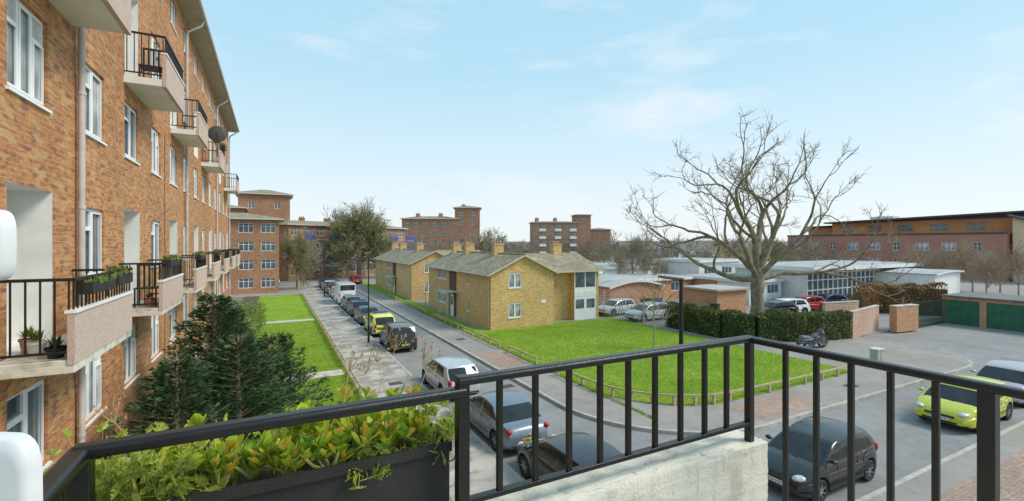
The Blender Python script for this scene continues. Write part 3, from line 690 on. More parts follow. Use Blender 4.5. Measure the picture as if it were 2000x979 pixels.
# ------------------------------------------------------------------ far brick blocks
wF = win_tpl(1.7, 1.25, 3, .7, dark_glass, True); wFs = win_tpl(1.0, 1.1, 2, 0, dark_glass, True)
def far_block(loc, rz, W, D, st, cols, label, z_f=2.7, roof_h=.9, balc=None, sc=1.0, tpl=wF, hz=None, blank=0):
    r = root("apartment_block", loc, label, "apartment block", rz, group="distant brick apartment blocks")
    H = hz or st * z_f + .4; mb = MB(); ww = 1.7 if tpl is wF else 1.0; hh = 1.25 if tpl is wF else 1.1
    cx = [(i + .5) * W / cols for i in range(cols)]
    ops = [(c - ww / 2, c + ww / 2, f * z_f + .9, f * z_f + .9 + hh, .12) for c in cx for f in range(blank, st)]
    facade(mb, (0, 0, 0), (1, 0, 0), (0, -1, 0), W, H, ops)
    mb.face([(0, 0, 0), (0, D, 0), (0, D, H), (0, 0, H)]); mb.face([(W, 0, 0), (W, D, 0), (W, D, H), (W, 0, H)]); mb.face([(0, D, 0), (W, D, 0), (W, D, H), (0, D, H)])
    if balc:
        for f in range(1, st): mb.box(-.01, W + .01, -.03, -.002, f * z_f + .1, f * z_f + .22, 1)
    mb.obj("wall", [far_brick, concrete], r)
    for c in cx:
        for f in range(blank, st): window(tpl, r, (c, .1, f * z_f + .9), 0)
    mb = MB(); o = .6; a = min(D / 2, W / 2) * .9
    mb.box(-o, W + o, -o, D + o, H, H + .18, 1)
    q = [(-o, -o, H + .18), (W + o, -o, H + .18), (W + o, D + o, H + .18), (-o, D + o, H + .18)]; t0 = (a, D / 2, H + roof_h + .2); t1 = (W - a, D / 2, H + roof_h + .2)
    mb.face([q[0], q[1], t1, t0]); mb.face([q[2], q[3], t0, t1]); mb.face([q[3], q[0], t0]); mb.face([q[1], q[2], t1])
    mb.obj("roof", [tile_roof, M("fascia", (.6, .58, .54), (.5, .49, .46), 2)], r)
    if balc:
        for c in cx[::2]:
            for f in range(1, st):
                b2 = MB(); b2.box(c + 1.0, c + 3.4, -1.1, -.035, f * z_f - .1, f * z_f + .05, 0); b2.box(c + 1.0, c + 3.4, -1.15, -1.1, f * z_f + .0, f * z_f + .95, 1)
                b2.obj("balcony", [white_paint, balc], r)
    return r, H
def stack(loc, label, w=1.2, h=1.8):
    r = root("chimney_stack", loc, label, "chimney", group="chimney stacks on distant roofs")
    mb = MB(); mb.box(-w / 2, w / 2, -.5, .5, 0, h); mb.box(-w / 2 - .06, w / 2 + .06, -.56, .56, h, h + .12)
    for q in (-.3, 0, .3): mb.tube([(q * w, 0, h + .12), (q * w, 0, h + .5)], [.12, .1], 6)
    mb.obj("brickwork", far_brick, r)
far_block((-9.5, 69.5, 0), 0, 10.3, 9, 4, 4, "four storey brick block end with white windows", 2.42, .9, hz=9.9)
far_block((-5.6, 98, 0), 0, 8.6, 8, 5, 2, "set back brick stair tower with a pyramid roof", 3.1, 1.1, tpl=wFs, blank=2)
far_block((-14, 92, 0), 0, 9.5, 8, 4, 3, "brick wing beside the stair tower", 3.1, .8, tpl=wFs)
far_block((2.6, 92, 0), rad(33), 30, 9, 4, 11, "long brick block with blue balcony panels", 2.45, .9, blue_panel, hz=10.1)
def at(bx, D):   # bearing ratio and range from the viewpoint -> ground position
    return (D * (.887 * bx + .461), D * (.887 - .461 * bx))
x, y = at(-.239, 150); far_block((x, y, 0), rad(-24), 18, 10, 5, 6, "distant five storey brick block with hipped roof", 2.85, 1.0)
x, y = at(-.124, 152); far_block((x, y, 0), rad(-24), 8.2, 9, 6, 2, "distant brick stair tower above the roofline", 3.0, .9, tpl=wF)
x, y = at(.045, 170); far_block((x, y, 0), rad(-24), 17, 10, 5, 6, "distant brick block with balconies across the estate", 2.8, .5, white_paint)
x, y = at(.139, 171); far_block((x, y, 0), rad(-24), 5.6, 8, 6, 1, "distant brick lift tower with tall window", 2.8, .4)
x, y = at(.17, 178); far_block((x, y, 0), rad(-24), 8, 8, 4, 3, "distant low brick wing beside the tower", 2.9, .6)
for bx, D, z in ((-.455, 98, 10.3), (-.40, 102, 10.3), (-.33, 110, 10.3), (-.20, 152, 14.6), (-.15, 152, 14.6), (-.10, 155, 17.8), (.06, 172, 14.2), (.1, 172, 14.2)):
    x, y = at(bx, D); stack((x, y + 2, z), "brick chimney stack on a distant roof")

# ------------------------------------------------------------------ school and low buildings
felt = M("roof_felt", (.46, .46, .45), (.32, .32, .31), .6, .85)
fl_roof = M("flat_roof_white", (.80, .81, .81), (.66, .67, .67), 1, .7)
def low(loc, W, D, H, mats, label, fas=.35, name="school_building", rz=0, ops=None, tpl=None, over=.3):
    r = root(name, loc, label, "building", rz); mb = MB()
    ops = ops or []
    facade(mb, (0, 0, 0), (1, 0, 0), (0, -1, 0), W, H, [(c - w / 2, c + w / 2, z, z + h, .1) for c, w, z, h, t in ops])
    facade(mb, (0, 0, 0), (0, 1, 0), (-1, 0, 0), D, H, [])
    mb.face([(W, 0, 0), (W, D, 0), (W, D, H), (W, 0, H)]); mb.face([(0, D, 0), (W, D, 0), (W, D, H), (0, D, H)])
    mb.obj("wall", mats[0], r)
    for c, w, z, h, t in ops: window(t, r, (c, .08, z), 0)
    mb = MB(); mb.box(-over, W + over, -over, D + over, H, H + fas, 0); mb.box(-over + .15, W + over - .15, -over + .15, D + over - .15, H + fas, H + fas + .03, 1); mb.obj("roof", [mats[1], felt], r)
    return r
wW = win_tpl(2.0, 1.0, 3, 0, dark_glass, True); wL = win_tpl(2.9, 1.5, 4, .6, dark_glass, True)
low((34.2, 40, 0), 11.5, 7, 2.4, [shed_brick, white_paint], "low red brick school annexe with white fascia", .3, ops=[(2, 2, 1.1, 1, wW), (5, 2, 1.1, 1, wW), (9, 2, 1.1, 1, wW)])
low((37.2, 29.6, 0), 4.2, 4, 2.25, [shed_brick, M("shed_roof", (.5, .38, .3), (.4, .3, .24), 2)], "small red brick shed with flat roof", .15, "brick_shed")
low((45, 56, 0), 10, 10, 2.8, [white_paint, fl_roof], "long low white school building with flat roof", .4, ops=[(c, 2, 1, 1, wW) for c in (2, 5, 8)])
low((57, 60, 0), 12, 8, 3.3, [shed_brick, fl_roof], "brick school classroom block with white roof edge", .4, ops=[(c, 2, 1.4, 1, wW) for c in (2, 5, 8, 10.6)])
low((50.5, 43, 0), 8, 7, 4.2, [white_paint, fl_roof], "white rendered school hall with flat roof", .35, ops=[(c, 2, 2.6, 1, wW) for c in (2, 5.5)])
low((59.2, 41, 0), 11, 9, 3.5, [white_paint, fl_roof], "stepped white school hall with glazed upper band", .3, ops=[(c, 2.9, 1.6, 1.5, wL) for c in (2, 5.4, 8.8)])
low((46, 36.5, 0), 9, 5, 2.5, [shed_brick, fl_roof], "low brick classroom with long windows", .3, ops=[(c, 2, 1.1, 1, wW) for c in (1.5, 4.4, 7.2)])
low((30, 47, 0), 7, 6, 2.9, [white_paint, fl_roof], "white flat roofed building behind the houses", .35, ops=[(c, 2, 1.2, 1, wW) for c in (2, 5)])
low((36, 66, 0), 12, 8, 3.4, [far_brick, fl_roof], "distant low brick building with pale roof edge", .35)
def barrel(loc, W, D, H, rise, wm, name, label, full=1.0):
    r = root(name, loc, label, "building"); mb = MB(); mb.box(0, W, 0, D, 0, H); mb.obj("wall", wm, r)
    mb = MB(); prev = None
    for i in range(13):
        t = i / 12; xx = -.3 + (W + .6) * t; zz = H + .02 + rise * math.sin(math.pi * t * full)
        if prev: mb.face([(prev[0], -.3, prev[1]), (xx, -.3, zz), (xx, D + .3, zz), (prev[0], D + .3, prev[1])]); mb.face([(prev[0], -.3, prev[1] - .2), (xx, -.3, zz - .2), (xx, -.3, zz), (prev[0], -.3, prev[1])], 1); mb.face([(xx, -.02, H), (prev[0], -.02, H), (prev[0], -.02, prev[1]), (xx, -.02, zz)], 2)
        prev = (xx, zz)
    mb.obj("roof", [felt, fl_roof, wm], r)
barrel((30.5, 37, 0), 7, 5, 2.3, .6, shed_brick, "barrel_roof_shed", "low brick shed with shallow curved roof")
low((45.5, 32.2, 0), 5.6, 4, 2.5, [white_paint, fl_roof], "small white flat roofed building by the car park", .3, ops=[(1.6, 2, 1.2, 1, wW), (4.1, 2, 1.2, 1, wW)])
r = root("glazed_school_hall", (51.7, 29.5, 0), "single storey glazed hall with white roof edge", "building"); mb = MB()
mb.box(0, 17, .36, 9, .0, 3.8); mb.obj("wall", white_paint, r)
mb = MB(); mb.box(.1, 16.9, .3, .355, .5, 3.78); mb.obj("glass", hall_glass, r)
mb = MB()
for i in range(18): mb.box(i * .99 - .05, i * .99 + .05, .18, .295, 0, 3.8)
for z in (.5, 1.6, 2.7, 3.5): mb.box(0.051, 16.8, .2, .29, z - .05, z + .05)
mb.box(.051, 16.8, .21, .295, 0, .45)
mb.obj("window_frame", upvc, r)
mb = MB(); mb.box(-1, 24, -1.0, 10, 3.8, 4.2); mb.box(-.8, 23.8, -.8, 9.8, 4.2, 4.24, 1); mb.obj("roof", [fl_roof, felt], r)
mb = MB(); mb.box(17.1, 24, .2, 9, 0, 3.8); mb.obj("end_wall", white_paint, r)
mb = MB(); mb.ell((18.6, .2, 1.9), (.5, .04, .9), n=20, h=12); mb.obj("oval_window", dark_glass, r)
barrel((66, 24, 0), 6.5, 6, 3.3, .35, white_paint, "curved_roof_building", "white building with a shallow curved roof edge", .8)
# modern school, facade faces -x
r = root("modern_school", (112, 69, 0), "three storey brick school with timber clad top floor", "school", rad(-90)); mb = MB()
Ls = 38; ops = []; lst = []
wS = win_tpl(2.2, 1.5, 3, .6, curtain_glass, True); wS2 = win_tpl(1.2, 1.5, 2, .6, dark_glass, True)
for i in range(9):
    for z in (2.2, 5.4):
        if i % 3 == 2: ops.append((i * 4 + 1.6, i * 4 + 2.8, z, z + 1.5, .15)); lst.append((wS2, i * 4 + 2.2, z))
        else: ops.append((i * 4 + 1.2, i * 4 + 3.4, z, z + 1.5, .15)); lst.append((wS, i * 4 + 2.3, z))
facade(mb, (0, 0, 0), (1, 0, 0), (0, -1, 0), Ls, 8.6, ops)
mb.face([(Ls, 0, 0), (Ls, 30, 0), (Ls, 30, 8.6), (Ls, 0, 8.6)]); mb.face([(0, 0, 0), (0, 30, 0), (0, 30, 8.6), (0, 0, 8.6)]); mb.face([(0, .01, 8.6), (Ls, .01, 8.6), (Ls, 30, 8.6), (0, 30, 8.6)]); mb.box(-.1, Ls + .1, -.1, -.002, 8.4, 8.72, 1)
mb.obj("wall", [school_brick, dark_edge], r)
for t, c, z in lst: window(t, r, (c, .12, z), 0)
mb = MB(); mb.box(8, Ls + .0, 4, 25, 8.61, 11.3); mb.box(1.5, 7.9, 6, 25, 8.61, 10.5)
mb.obj("timber_storey", timber, r)
for i in range(5): mb = MB(); mb.box(0, 2.4, 3.93, 3.995, 9.3, 10.6); mb.obj("upper_window", dark_glass, r, (10 + i * 5.4, 0, 0))
mb = MB()
for (x0_, x1_, y0_, z0_, z1_) in ((7, Ls + 1.5, 2.4, 11.3, 12.1), (1, 7, 5, 10.5, 10.65)):
    mb.face([(x0_, y0_, z0_), (x1_, y0_, z1_), (x1_, y0_, z1_ + .32), (x0_, y0_, z0_ + .32)]); mb.face([(x0_, y0_, z0_ + .32), (x1_, y0_, z1_ + .32), (x1_, 27, z1_ + .32), (x0_, 27, z0_ + .32)]); mb.face([(x0_, y0_, z0_), (x1_, y0_, z1_), (x1_, 27, z1_), (x0_, 27, z0_)])
mb.face([(Ls, 4, 11.3), (Ls, 25, 11.3), (Ls, 25, 12), (Ls, 4, 12)]); mb.face([(8, 4.01, 11.3), (Ls, 4.01, 11.3), (Ls, 4.01, 12.05), ]); mb.obj("roof", dark_edge, r)
mb = MB(); mb.box(15, 19, 6, 9, 11.9, 12.6); mb.obj("rooflight", fl_roof, r)
r = root("school_wing", (113, 30.6, 0), "tan rendered wing with sloping dark roof", "building", rad(-90)); mb = MB()
tan = M("tan_render", (.72, .54, .36), (.6, .45, .3), 1)
mb.face([(0, 0, 0), (16, 0, 0), (16, 0, 5.6), (0, 0, 11.4)]); mb.face([(0, 0, 0), (0, 20, 0), (0, 20, 11.4), (0, 0, 11.4)]); mb.obj("wall", tan, r)
mb = MB(); mb.face([(-.5, -.8, 11.75), (17, -.8, 5.5), (17, 20, 5.5), (-.5, 20, 11.75)]); mb.face([(-.5, -.8, 11.75), (17, -.8, 5.5), (17, -.8, 5.2), (-.5, -.8, 11.4)]); mb.obj("roof", dark_edge, r)
for i, y in enumerate((17.9, 15.35, 12.8)):
    r = root("garage", (50.5, y, 0), "brick lock-up garage with green up-and-over door", "garage", rad(-90), group="row of lock-up garages"); mb = MB()
    facade(mb, (0, 0, 0), (1, 0, 0), (0, -1, 0), 2.545, 2.25, [(.2, 2.35, .02, 2.05, .1)]); mb.face([(0, 0, 0), (0, 5, 0), (0, 5, 2.25), (0, 0, 2.25)]); mb.face([(2.545, 0, 0), (2.545, 5, 0), (2.545, 5, 2.25), (2.545, 0, 2.25)]); mb.obj("wall", shed_brick, r)
    mb = MB(); mb.box(.2, 2.35, .06, .09, .03, 2.05)
    for k in range(9): mb.box(.3 + k * .23, .32 + k * .23, .05, .06, .05, 2.03)
    mb.obj("door", green_paint, r)
    mb = MB(); mb.box(-.0, 2.54, -.12, 5, 2.25, 2.42); mb.obj("roof", grey_roof, r)

# ------------------------------------------------------------------ walls, gate, fences
def bwall(p, q, h, lab, w=.24, mat=shed_brick, name="brick_wall"):
    p = V((*p, .1)); q = V((*q, .1)); L_ = (q - p).length; a = math.atan2(q.y - p.y, q.x - p.x)
    r = root(name, p, lab, "wall", a); mb = MB(); mb.box(0, L_, -w / 2, w / 2, 0, h); mb.obj("brickwork", mat, r)
    mb = MB(); mb.box(-.03, L_ + .03, -w / 2 - .03, w / 2 + .03, h, h + .07); mb.obj("coping", concrete, r)
old_brick = brick("old_wall_brick", (.52, .28, .19), (.44, .23, .15), (.62, .54, .46), dark=(.66, .56, .47))
bwall((36, 17.7), (41.5, 18.6), 1.85, "weathered red brick garden wall with stone coping", mat=old_brick)
bwall((41.6, 17.6), (44.2, 17.3), 1.9, "short red brick wall pier beside the gateway", .5)
bwall((40.6, 22), (44.5, 21.4), 1.7, "pale brick boundary wall behind the gateway", .25, old_brick)
r = root("metal_gate", (44.6, 17.6, .05), "dark green barred metal gate beside the garages", "gate"); mb = MB()
for i in range(38): mb.bar((i * .15, 0, 0), (i * .15, 0, 2.1), .03, .03)
mb.bar((0, 0, 2.0), (5.6, 0, 2.0), .05, .05); mb.bar((0, 0, .2), (5.6, 0, .2), .05, .05); mb.obj("bars", dark_green, r)
def mesh_fence(p, q, h, lab):
    p = V((*p, .1)); q = V((*q, .1)); r = root("mesh_fence", p, lab, "fence"); d = q - p; n = int(d.length / 2.5) + 1; mb = MB()
    for i in range(int(d.length / .16)): mb.bar(d * (i * .16 / d.length), d * (i * .16 / d.length) + Z * h, .012, .012)
    for k in range(9): mb.bar(Z * (h * k / 8), d + Z * (h * k / 8), .012, .012)
    mb.obj("mesh", pipe_m, r)
    for i in range(n + 1): a = MB(); a.bar((0, 0, -.05), (0, 0, h + .1), .06, .06); a.obj("post", pipe_m, r, d * i / n)
mesh_fence((26.8, 35.5), (26.8, 31.2), 1.8, "grey steel mesh fence beside the tan brick house"); mesh_fence((26.9, 31), (27.8, 26.8), 1.8, "grey steel mesh fence along the car park")
mesh_fence((12.9, 48.6), (14.7, 48.6), 1.9, "grey steel mesh fence between the houses"); mesh_fence((27, 36.5), (34, 36.5), 2.0, "steel mesh fence behind the parked cars")
def bin_(x, y, mat, lab, a=0):
    r = root("wheelie_bin", (x, y, .126), lab, "bin", a, group="wheelie bins by the sheds"); mb = MB()
    mb.v += [(-.24, -.26, .1), (.24, -.26, .1), (.24, .26, .1), (-.24, .26, .1), (-.3, -.34, 1.0), (.3, -.34, 1.0), (.3, .36, 1.0), (-.3, .36, 1.0)]
    for q in ((3, 2, 1, 0), (4, 5, 6, 7), (0, 1, 5, 4), (1, 2, 6, 5), (2, 3, 7, 6), (3, 0, 4, 7)): mb.f.append(q); mb.m.append(0)
    mb.obj("body", mat, r); mb = MB(); mb.box(-.32, .32, -.37, .40, 1.005, 1.07); bevel(mb.obj("lid", mat, r), .02)
    for sx in (-.26, .26): w = MB(); w.lathe((0, 0, 0), [(.0, -.03), (.1, -.03), (.1, .03), (0, .03)], 'x', 12); w.obj("wheel", tyre_m, r, (sx, .3, .1))
for i, (x, y, mt) in enumerate(((33.5, 35.2, dark_green), (34.2, 35.1, dark_green), (35.0, 35.0, blue_panel), (36.4, 29.2, dark_green), (44.6, 33, blue_panel), (27.8, 37.5, green_paint))): bin_(x, y, mt, "wheeled bin with flat lid beside the sheds", .1 * i)
pallet_m = M("pale_wood", (.66, .58, .46), (.5, .43, .33), 5, .9)
for i in range(5):
    r = root("wooden_pallet", (32.0 + .1 * i, 32.2 + .22 * i, .13), "pale wooden pallet leaning against a stack", "pallet", .1 * i, "pallets stacked behind the parked cars"); r.rotation_euler = (rad(62), 0, .1 * i - .3); mb = MB()
    for k in range(6): mb.box(-.6, .6, k * .2, k * .2 + .12, 0, .025)
    for k in (-.55, 0, .5): mb.box(k, k + .08, 0, 1.12, -.09, -.001)
    mb.obj("boards", pallet_m, r)
r = root("utility_cabinet", (30.3, 13.6, .12), "small grey green roadside utility cabinet on the pavement", "cabinet"); mb = MB(); mb.box(-.32, .32, -.2, .2, 0, .68); bevel(mb.obj("body", M("cab", (.40, .44, .37), (.3, .34, .28), 4, .6), r), .02)
mb = MB(); mb.box(-.36, .36, -.24, .24, .68, .74); mb.obj("lid", M("lid", (.62, .64, .58), (.5, .52, .47), 4, .6), r); mb = MB(); mb.box(-.01, .01, -.206, -.2, .05, .64); mb.obj("door_seam", black_matt, r)
r = root("covered_motorcycle", (30.6, 17.3, .12), "motorcycle under a dark crumpled cover by the hedge", "motorcycle", rad(-22)); mb = MB()
N = 40; K = 18
prof = [(-1.0, .40), (-.9, .66), (-.7, .80), (-.35, .76), (-.1, .70), (.1, .86), (.35, .94), (.52, 1.18), (.66, 1.14), (.75, .72), (.95, .5), (1.02, .32)]
for i in range(N + 1):
    x = -1.0 + 2.0 * i / N
    zt = None
    for a, b2 in zip(prof, prof[1:]):
        if a[0] <= x <= b2[0]: t = (x - a[0]) / (b2[0] - a[0]); zt = a[1] * (1 - t) + b2[1] * t
    zt = zt or .35
    bar = .22 if .45 < x < .7 else 0
    for j in range(K + 1):
        t = math.pi * j / K; w = (.24 + .06 * math.cos(3 * x)) * (1 + .22 * math.sin(11 * x + 2.3 * j)) * (.7 if abs(x) > .85 else 1) + bar * math.sin(t)
        low_ = .22 + .10 * math.sin(7 * x); z = low_ + (zt - low_) * math.sin(t) ** .45
        mb.v.append((x + .03 * rng.random(), w * math.cos(t), z + .03 * rng.random()))
for i in range(N):
    for j in range(K): a = i * (K + 1) + j; mb.f.append((a, a + 1, a + K + 2, a + K + 1)); mb.m.append(0)
mb.obj("cover", M("bike_cover", (.05, .055, .065), (.16, .17, .19), 3, .3, bmp=.6, bscale=9, bdist=.08), r, smooth=50)
for x in (-.70, .72):
    w = MB(); w.lathe((0, 0, 0), [(.2, -.05), (.3, -.05), (.3, .05), (.2, .05), (.2, -.05)], 'y', 18); w.obj("wheel", tyre_m, r, (x, 0, .3), smooth=50)

# ------------------------------------------------------------------ street lamps
def lamp(x, y, h, lab, head=True):
    r = root("street_lamp", (x, y, .1), lab, "street lamp", rad(-27), group="black street lamps"); mb = MB(); mb.tube([(0, 0, 0), (0, 0, 1.2)], [.075, .07], 12); mb.tube([(0, 0, 1.2), (0, 0, h)], [.045, .036], 12); mb.obj("column", black_metal, r, smooth=40)
    mb = MB(); mb.bar((-.02, 0, h), (-.30, 0, h + .04), .04, .03); mb.obj("arm", black_metal, r)
    mb = MB()
    mb.v += [(-.40, -.11, h + .03), (-.10, -.11, h - .02), (-.10, .11, h - .02), (-.40, .11, h + .03), (-.38, -.09, h + .07), (.06, -.09, h + .02), (.06, .09, h + .02), (-.38, .09, h + .07)]
    for q in ((3, 2, 1, 0), (4, 5, 6, 7), (0, 1, 5, 4), (1, 2, 6, 5), (2, 3, 7, 6), (3, 0, 4, 7)): mb.f.append(q); mb.m.append(0)
    bevel(mb.obj("lantern", black_matt, r), .01)
lamp(6.60, 6.02, 6.04, "black street lamp column with flat lantern"); lamp(5.75, 32, 5.7, "black street lamp on the slab pavement"); lamp(5.8, 62, 5.7, "black street lamp further along the pavement")

# ------------------------------------------------------------------ cars
def text_mesh(s, size, mat):
    c = bpy.data.curves.new("t", 'FONT'); c.body = s; c.size = size; c.align_x = 'CENTER'; c.align_y = 'CENTER'; c.extrude = .001
    o = bpy.data.objects.new("t", c); COL.objects.link(o); dg = bpy.context.evaluated_depsgraph_get(); me = bpy.data.meshes.new_from_object(o.evaluated_get(dg))
    bpy.data.objects.remove(o); me.materials.clear(); me.materials.append(mat); return me
def lerp(t, pts):
    if t <= pts[0][0]: return pts[0][1]
    for a, b2 in zip(pts, pts[1:]):
        if t <= b2[0]:
            k = (t - a[0]) / (b2[0] - a[0]); return a[1] * (1 - k) + b2[1] * k
    return pts[-1][1]
wheel_cache = {}
def wheel_meshes(r):
    if r in wheel_cache: return wheel_cache[r]
    t = MB(); t.lathe((0, 0, 0), [(r * .64, -.09), (r * .9, -.10), (r, -.07), (r, .07), (r * .9, .10), (r * .64, .09), (r * .60, .05), (r * .6, -.05), (r * .64, -.09)], 'y', 28); tm = t.mesh("tyre", [tyre_m], 40)
    q = MB(); q.lathe((0, 0, 0), [(0, -.03), (r * .6, -.03), (r * .62, -.085), (r * .66, -.085), (r * .66, .08), (r * .6, .08), (r * .6, .03), (0, .03)], 'y', 28, 1)
    for k in range(7):
        a = 2 * math.pi * k / 7
        for sy in (-.07, .07): q.bar((0, sy, 0), (r * .62 * math.cos(a), sy, r * .62 * math.sin(a)), r * .16, .03, 0)
    for sy in (-.085, .055): q.lathe((0, sy, 0), [(0, 0), (.06, 0), (.06, .03), (0, .03)], 'y', 12, 0)
    wheel_cache[r] = (tm, q.mesh("rim", [rim_m, tyre_m], 40)); return wheel_cache[r]
def car(loc, rz, pt, label, L=4.1, W=1.74, H=1.46, wb=None, r=.31, kind="hatch", rear_txt=None, front_txt=None, cat="car", name="parked_car", group="cars parked along the kerbs"):
    R_ = root(name, (loc[0], loc[1], loc[2] if len(loc) > 2 else 0.004), label, cat, rz, group); wb = wb or L * .62
    wf = L / 2 - L * .195; wr = wf - wb; h = L / 2; van = kind == "van"
    if kind == "van":
        top = [(-h, 1.25), (-h + .1, 1.3), (h - 1.25, 1.25), (h - .8, 1.18), (h - .25, .98), (h - .08, .85), (h, .7)]
        x0, x1, x2, x3 = h - .72, h - 1.45, -h + .12, -h + .03
    elif kind == "saloon":
        top = [(-h, .62), (-h + .07, .80), (-h + .2, .93), (-h + .8, .96), (0, .93), (h - 1.25, .93), (h - .6, .84), (h - .2, .73), (h - .07, .62), (h, .5)]
        x0, x1, x2, x3 = h - 1.0, h - 1.85, -h + 1.25, -h + .50
    else:
        top = [(-h, .66), (-h + .06, .85), (-h + .15, .98), (0, .93), (h - 1.1, .95), (h - .55, .86), (h - .2, .74), (h - .07, .62), (h, .5)]
        x0, x1, x2, x3 = h - .82, h - 1.62, -h + .55, -h + .12
    if kind == "mpv": top = [(a, b2 + .05) for a, b2 in top]; x0, x1, x2, x3 = h - .62, h - 1.5, -h + .42, -h + .1
    ra = r + .055
    def hw(x):
        q = max(0, (abs(x) - (h - .62)) / .62); return W / 2 * (1 - .20 * q ** 2.2) * (1 - .025 * (2 * x / L) ** 2)
    xs = set(round(-h + L * i / 36, 3) for i in range(37)) | {round(-h + .03, 3), round(h - .03, 3), round(-h + .07, 3), round(h - .07, 3)}
    for c in (wf, wr):
        xs = {x for x in xs if abs(x - c) > ra + .02}
        for i in range(13): xs.add(round(c + ra * math.cos(math.pi * i / 12), 3))
        xs |= {round(c - ra - .012, 3), round(c + ra + .012, 3)}
    xs = sorted(xs); mb = MB(); nsec = None
    for x in xs:
        zb = .21 + (.10 * max(0, (abs(x) - h + .25) / .25))
        zt = lerp(x, top)
        for c in (wf, wr):
            if abs(x - c) <= ra + .001: zb = max(zb, r + math.sqrt(max(0, ra * ra - (x - c) ** 2)))
        w = hw(x); hgt = zt - zb
        half = [(w * .6, zb), (w * .95, zb), (w * .995, zb + min(.05, hgt * .15)), (w * 1.0, zb + hgt * .42), (w * .992, zb + hgt * .62), (w * .975, zb + hgt * .64), (w * .955, zt - hgt * .12), (w * .90, zt - .012), (w * .70, zt + .012), (w * .35, zt + .026)]
        sec = half + [(0, zt + .03)] + [(-a, b2) for a, b2 in reversed(half)]
        nsec = len(sec); mb.v += [(x, a, b2) for a, b2 in sec]
    for i in range(len(xs) - 1):
        for j in range(nsec - 1):
            a = i * nsec + j; mb.f.append((a, a + nsec, a + nsec + 1, a + 1)); mb.m.append(1 if j in (0, 1, nsec - 3, nsec - 2) else 0)
        a = i * nsec; mb.f.append((a, a + nsec - 1, a + nsec * 2 - 1, a + nsec)); mb.m.append(1)
    mb.f.append(tuple(range(nsec))); mb.m.append(0); o = (len(xs) - 1) * nsec; mb.f.append(tuple(o + j for j in reversed(range(nsec)))); mb.m.append(0)
    mb.obj("body", [pt, trim_m], R_, smooth=32)
    G = MB(); Pn = MB()
    sb = [0, .05, .13, .22, .31, .40, .47, .50, .58, .68, .78, .88, .95, 1.0]; tb = [0, .07, .35, .65, .90, 1.0]; ub = [-1, -.93, -.6, -.2, .2, .6, .93, 1]
    wt = W / 2 * (.80 if not van else .88)
    def zr(s_): return H - .035 - .07 * (2 * s_ - 1) ** 2 * (1.0 if s_ < .5 else (.6 if kind != "saloon" else 1.2)) * (.5 if van else 1)
    def S(s_, t, sg):
        xb = x0 + (x3 - x0) * s_; xt = x1 + (x2 - x1) * s_; x = xb + (xt - xb) * t
        zb = lerp(xb, top) - .02; z = zb + (zr(s_) - zb) * t
        y = hw(xb) * .93 * (1 - t) + wt * (1 - .06 * (2 * s_ - 1) ** 2) * t + .035 * math.sin(math.pi * t); return V((x, sg * y, z))
    def blg(s_): return .10 * (1 - 2 * s_)
    for sg in (-1, 1):
        for i in range(len(sb) - 1):
            for j in range(len(tb) - 1):
                q = [S(sb[i], tb[j], sg), S(sb[i + 1], tb[j], sg), S(sb[i + 1], tb[j + 1], sg), S(sb[i], tb[j + 1], sg)]
                sm = (sb[i] + sb[i + 1]) / 2
                solid = j == 0 or j == len(tb) - 2 or sm < .05 or .47 < sm < .5 or sm > (.88 if kind != "saloon" else .95) or (van and sm > .23)
                (Pn if solid else G).face(q)
    for s_ in (0, 1):
        for k in range(len(ub) - 1):
            for j in range(len(tb) - 1):
                def E_(u, t):
                    a = S(s_, t, 1); return V((a.x + blg(s_) * (1 - u * u), a.y * u, a.z + .035 * (1 - u * u) * t))
                q = [E_(ub[k], tb[j]), E_(ub[k + 1], tb[j]), E_(ub[k + 1], tb[j + 1]), E_(ub[k], tb[j + 1])]
                (Pn if (k in (0, len(ub) - 2) or j == len(tb) - 2 or (van and s_ == 1 and j < 2)) else G).face(q)
    for i in range(len(sb) - 1):
        for k in range(len(ub) - 1):
            def T_(s_, u): a = S(s_, 1, 1); return V((a.x + blg(s_) * (1 - u * u), a.y * u, a.z + .035 * (1 - u * u)))
            Pn.face([T_(sb[i], ub[k]), T_(sb[i + 1], ub[k]), T_(sb[i + 1], ub[k + 1]), T_(sb[i], ub[k + 1])])
    for B, nm, mt in ((G, "window", car_glass), (Pn, "roof", pt)):
        me = B.mesh(nm, [mt]); bm = bmesh.new(); bm.from_mesh(me); bmesh.ops.remove_doubles(bm, verts=bm.verts[:], dist=.0006); bmesh.ops.recalc_face_normals(bm, faces=bm.faces[:])
        for f in bm.faces: f.smooth = True
        bm.to_mesh(me); bm.free(); me.set_sharp_from_angle(angle=rad(38)); put(me, nm, R_)
    tm, rm = wheel_meshes(r)
    for c in (wf, wr):
        for sg in (-1, 1):
            w = put(None, "wheel", R_, (c, sg * (W / 2 - .115), r)); put(tm, "tyre", w); put(rm, "rim", w)
    zl = .66 if not van else .85
    for sg in (-1, 1):
        a = MB(); a.ell((0, 0, 0), (.23, .13, .085)); a.obj("headlight", lamp_m, R_, (h - .21, sg * (W / 2 - .25), zl + .01), sg * -.45, smooth=80)
        a = MB(); a.ell((0, 0, 0), (.09, .10, .15 if kind != "saloon" else .09)); a.obj("tail_light", tail_m, R_, (-h + .10, sg * (W / 2 - .20), .82 if kind != "van" else 1.1), smooth=80)
        a = MB(); a.ell((0, 0, 0), (.07, .10, .065)); a.bar((0, 0, 0), (.02, -sg * .14, -.03), .04, .03); a.obj("wing_mirror", pt, R_, (x0 - .30, sg * (W / 2 + .06), lerp(x0 - .3, top) + .09), smooth=60)
        a = MB()
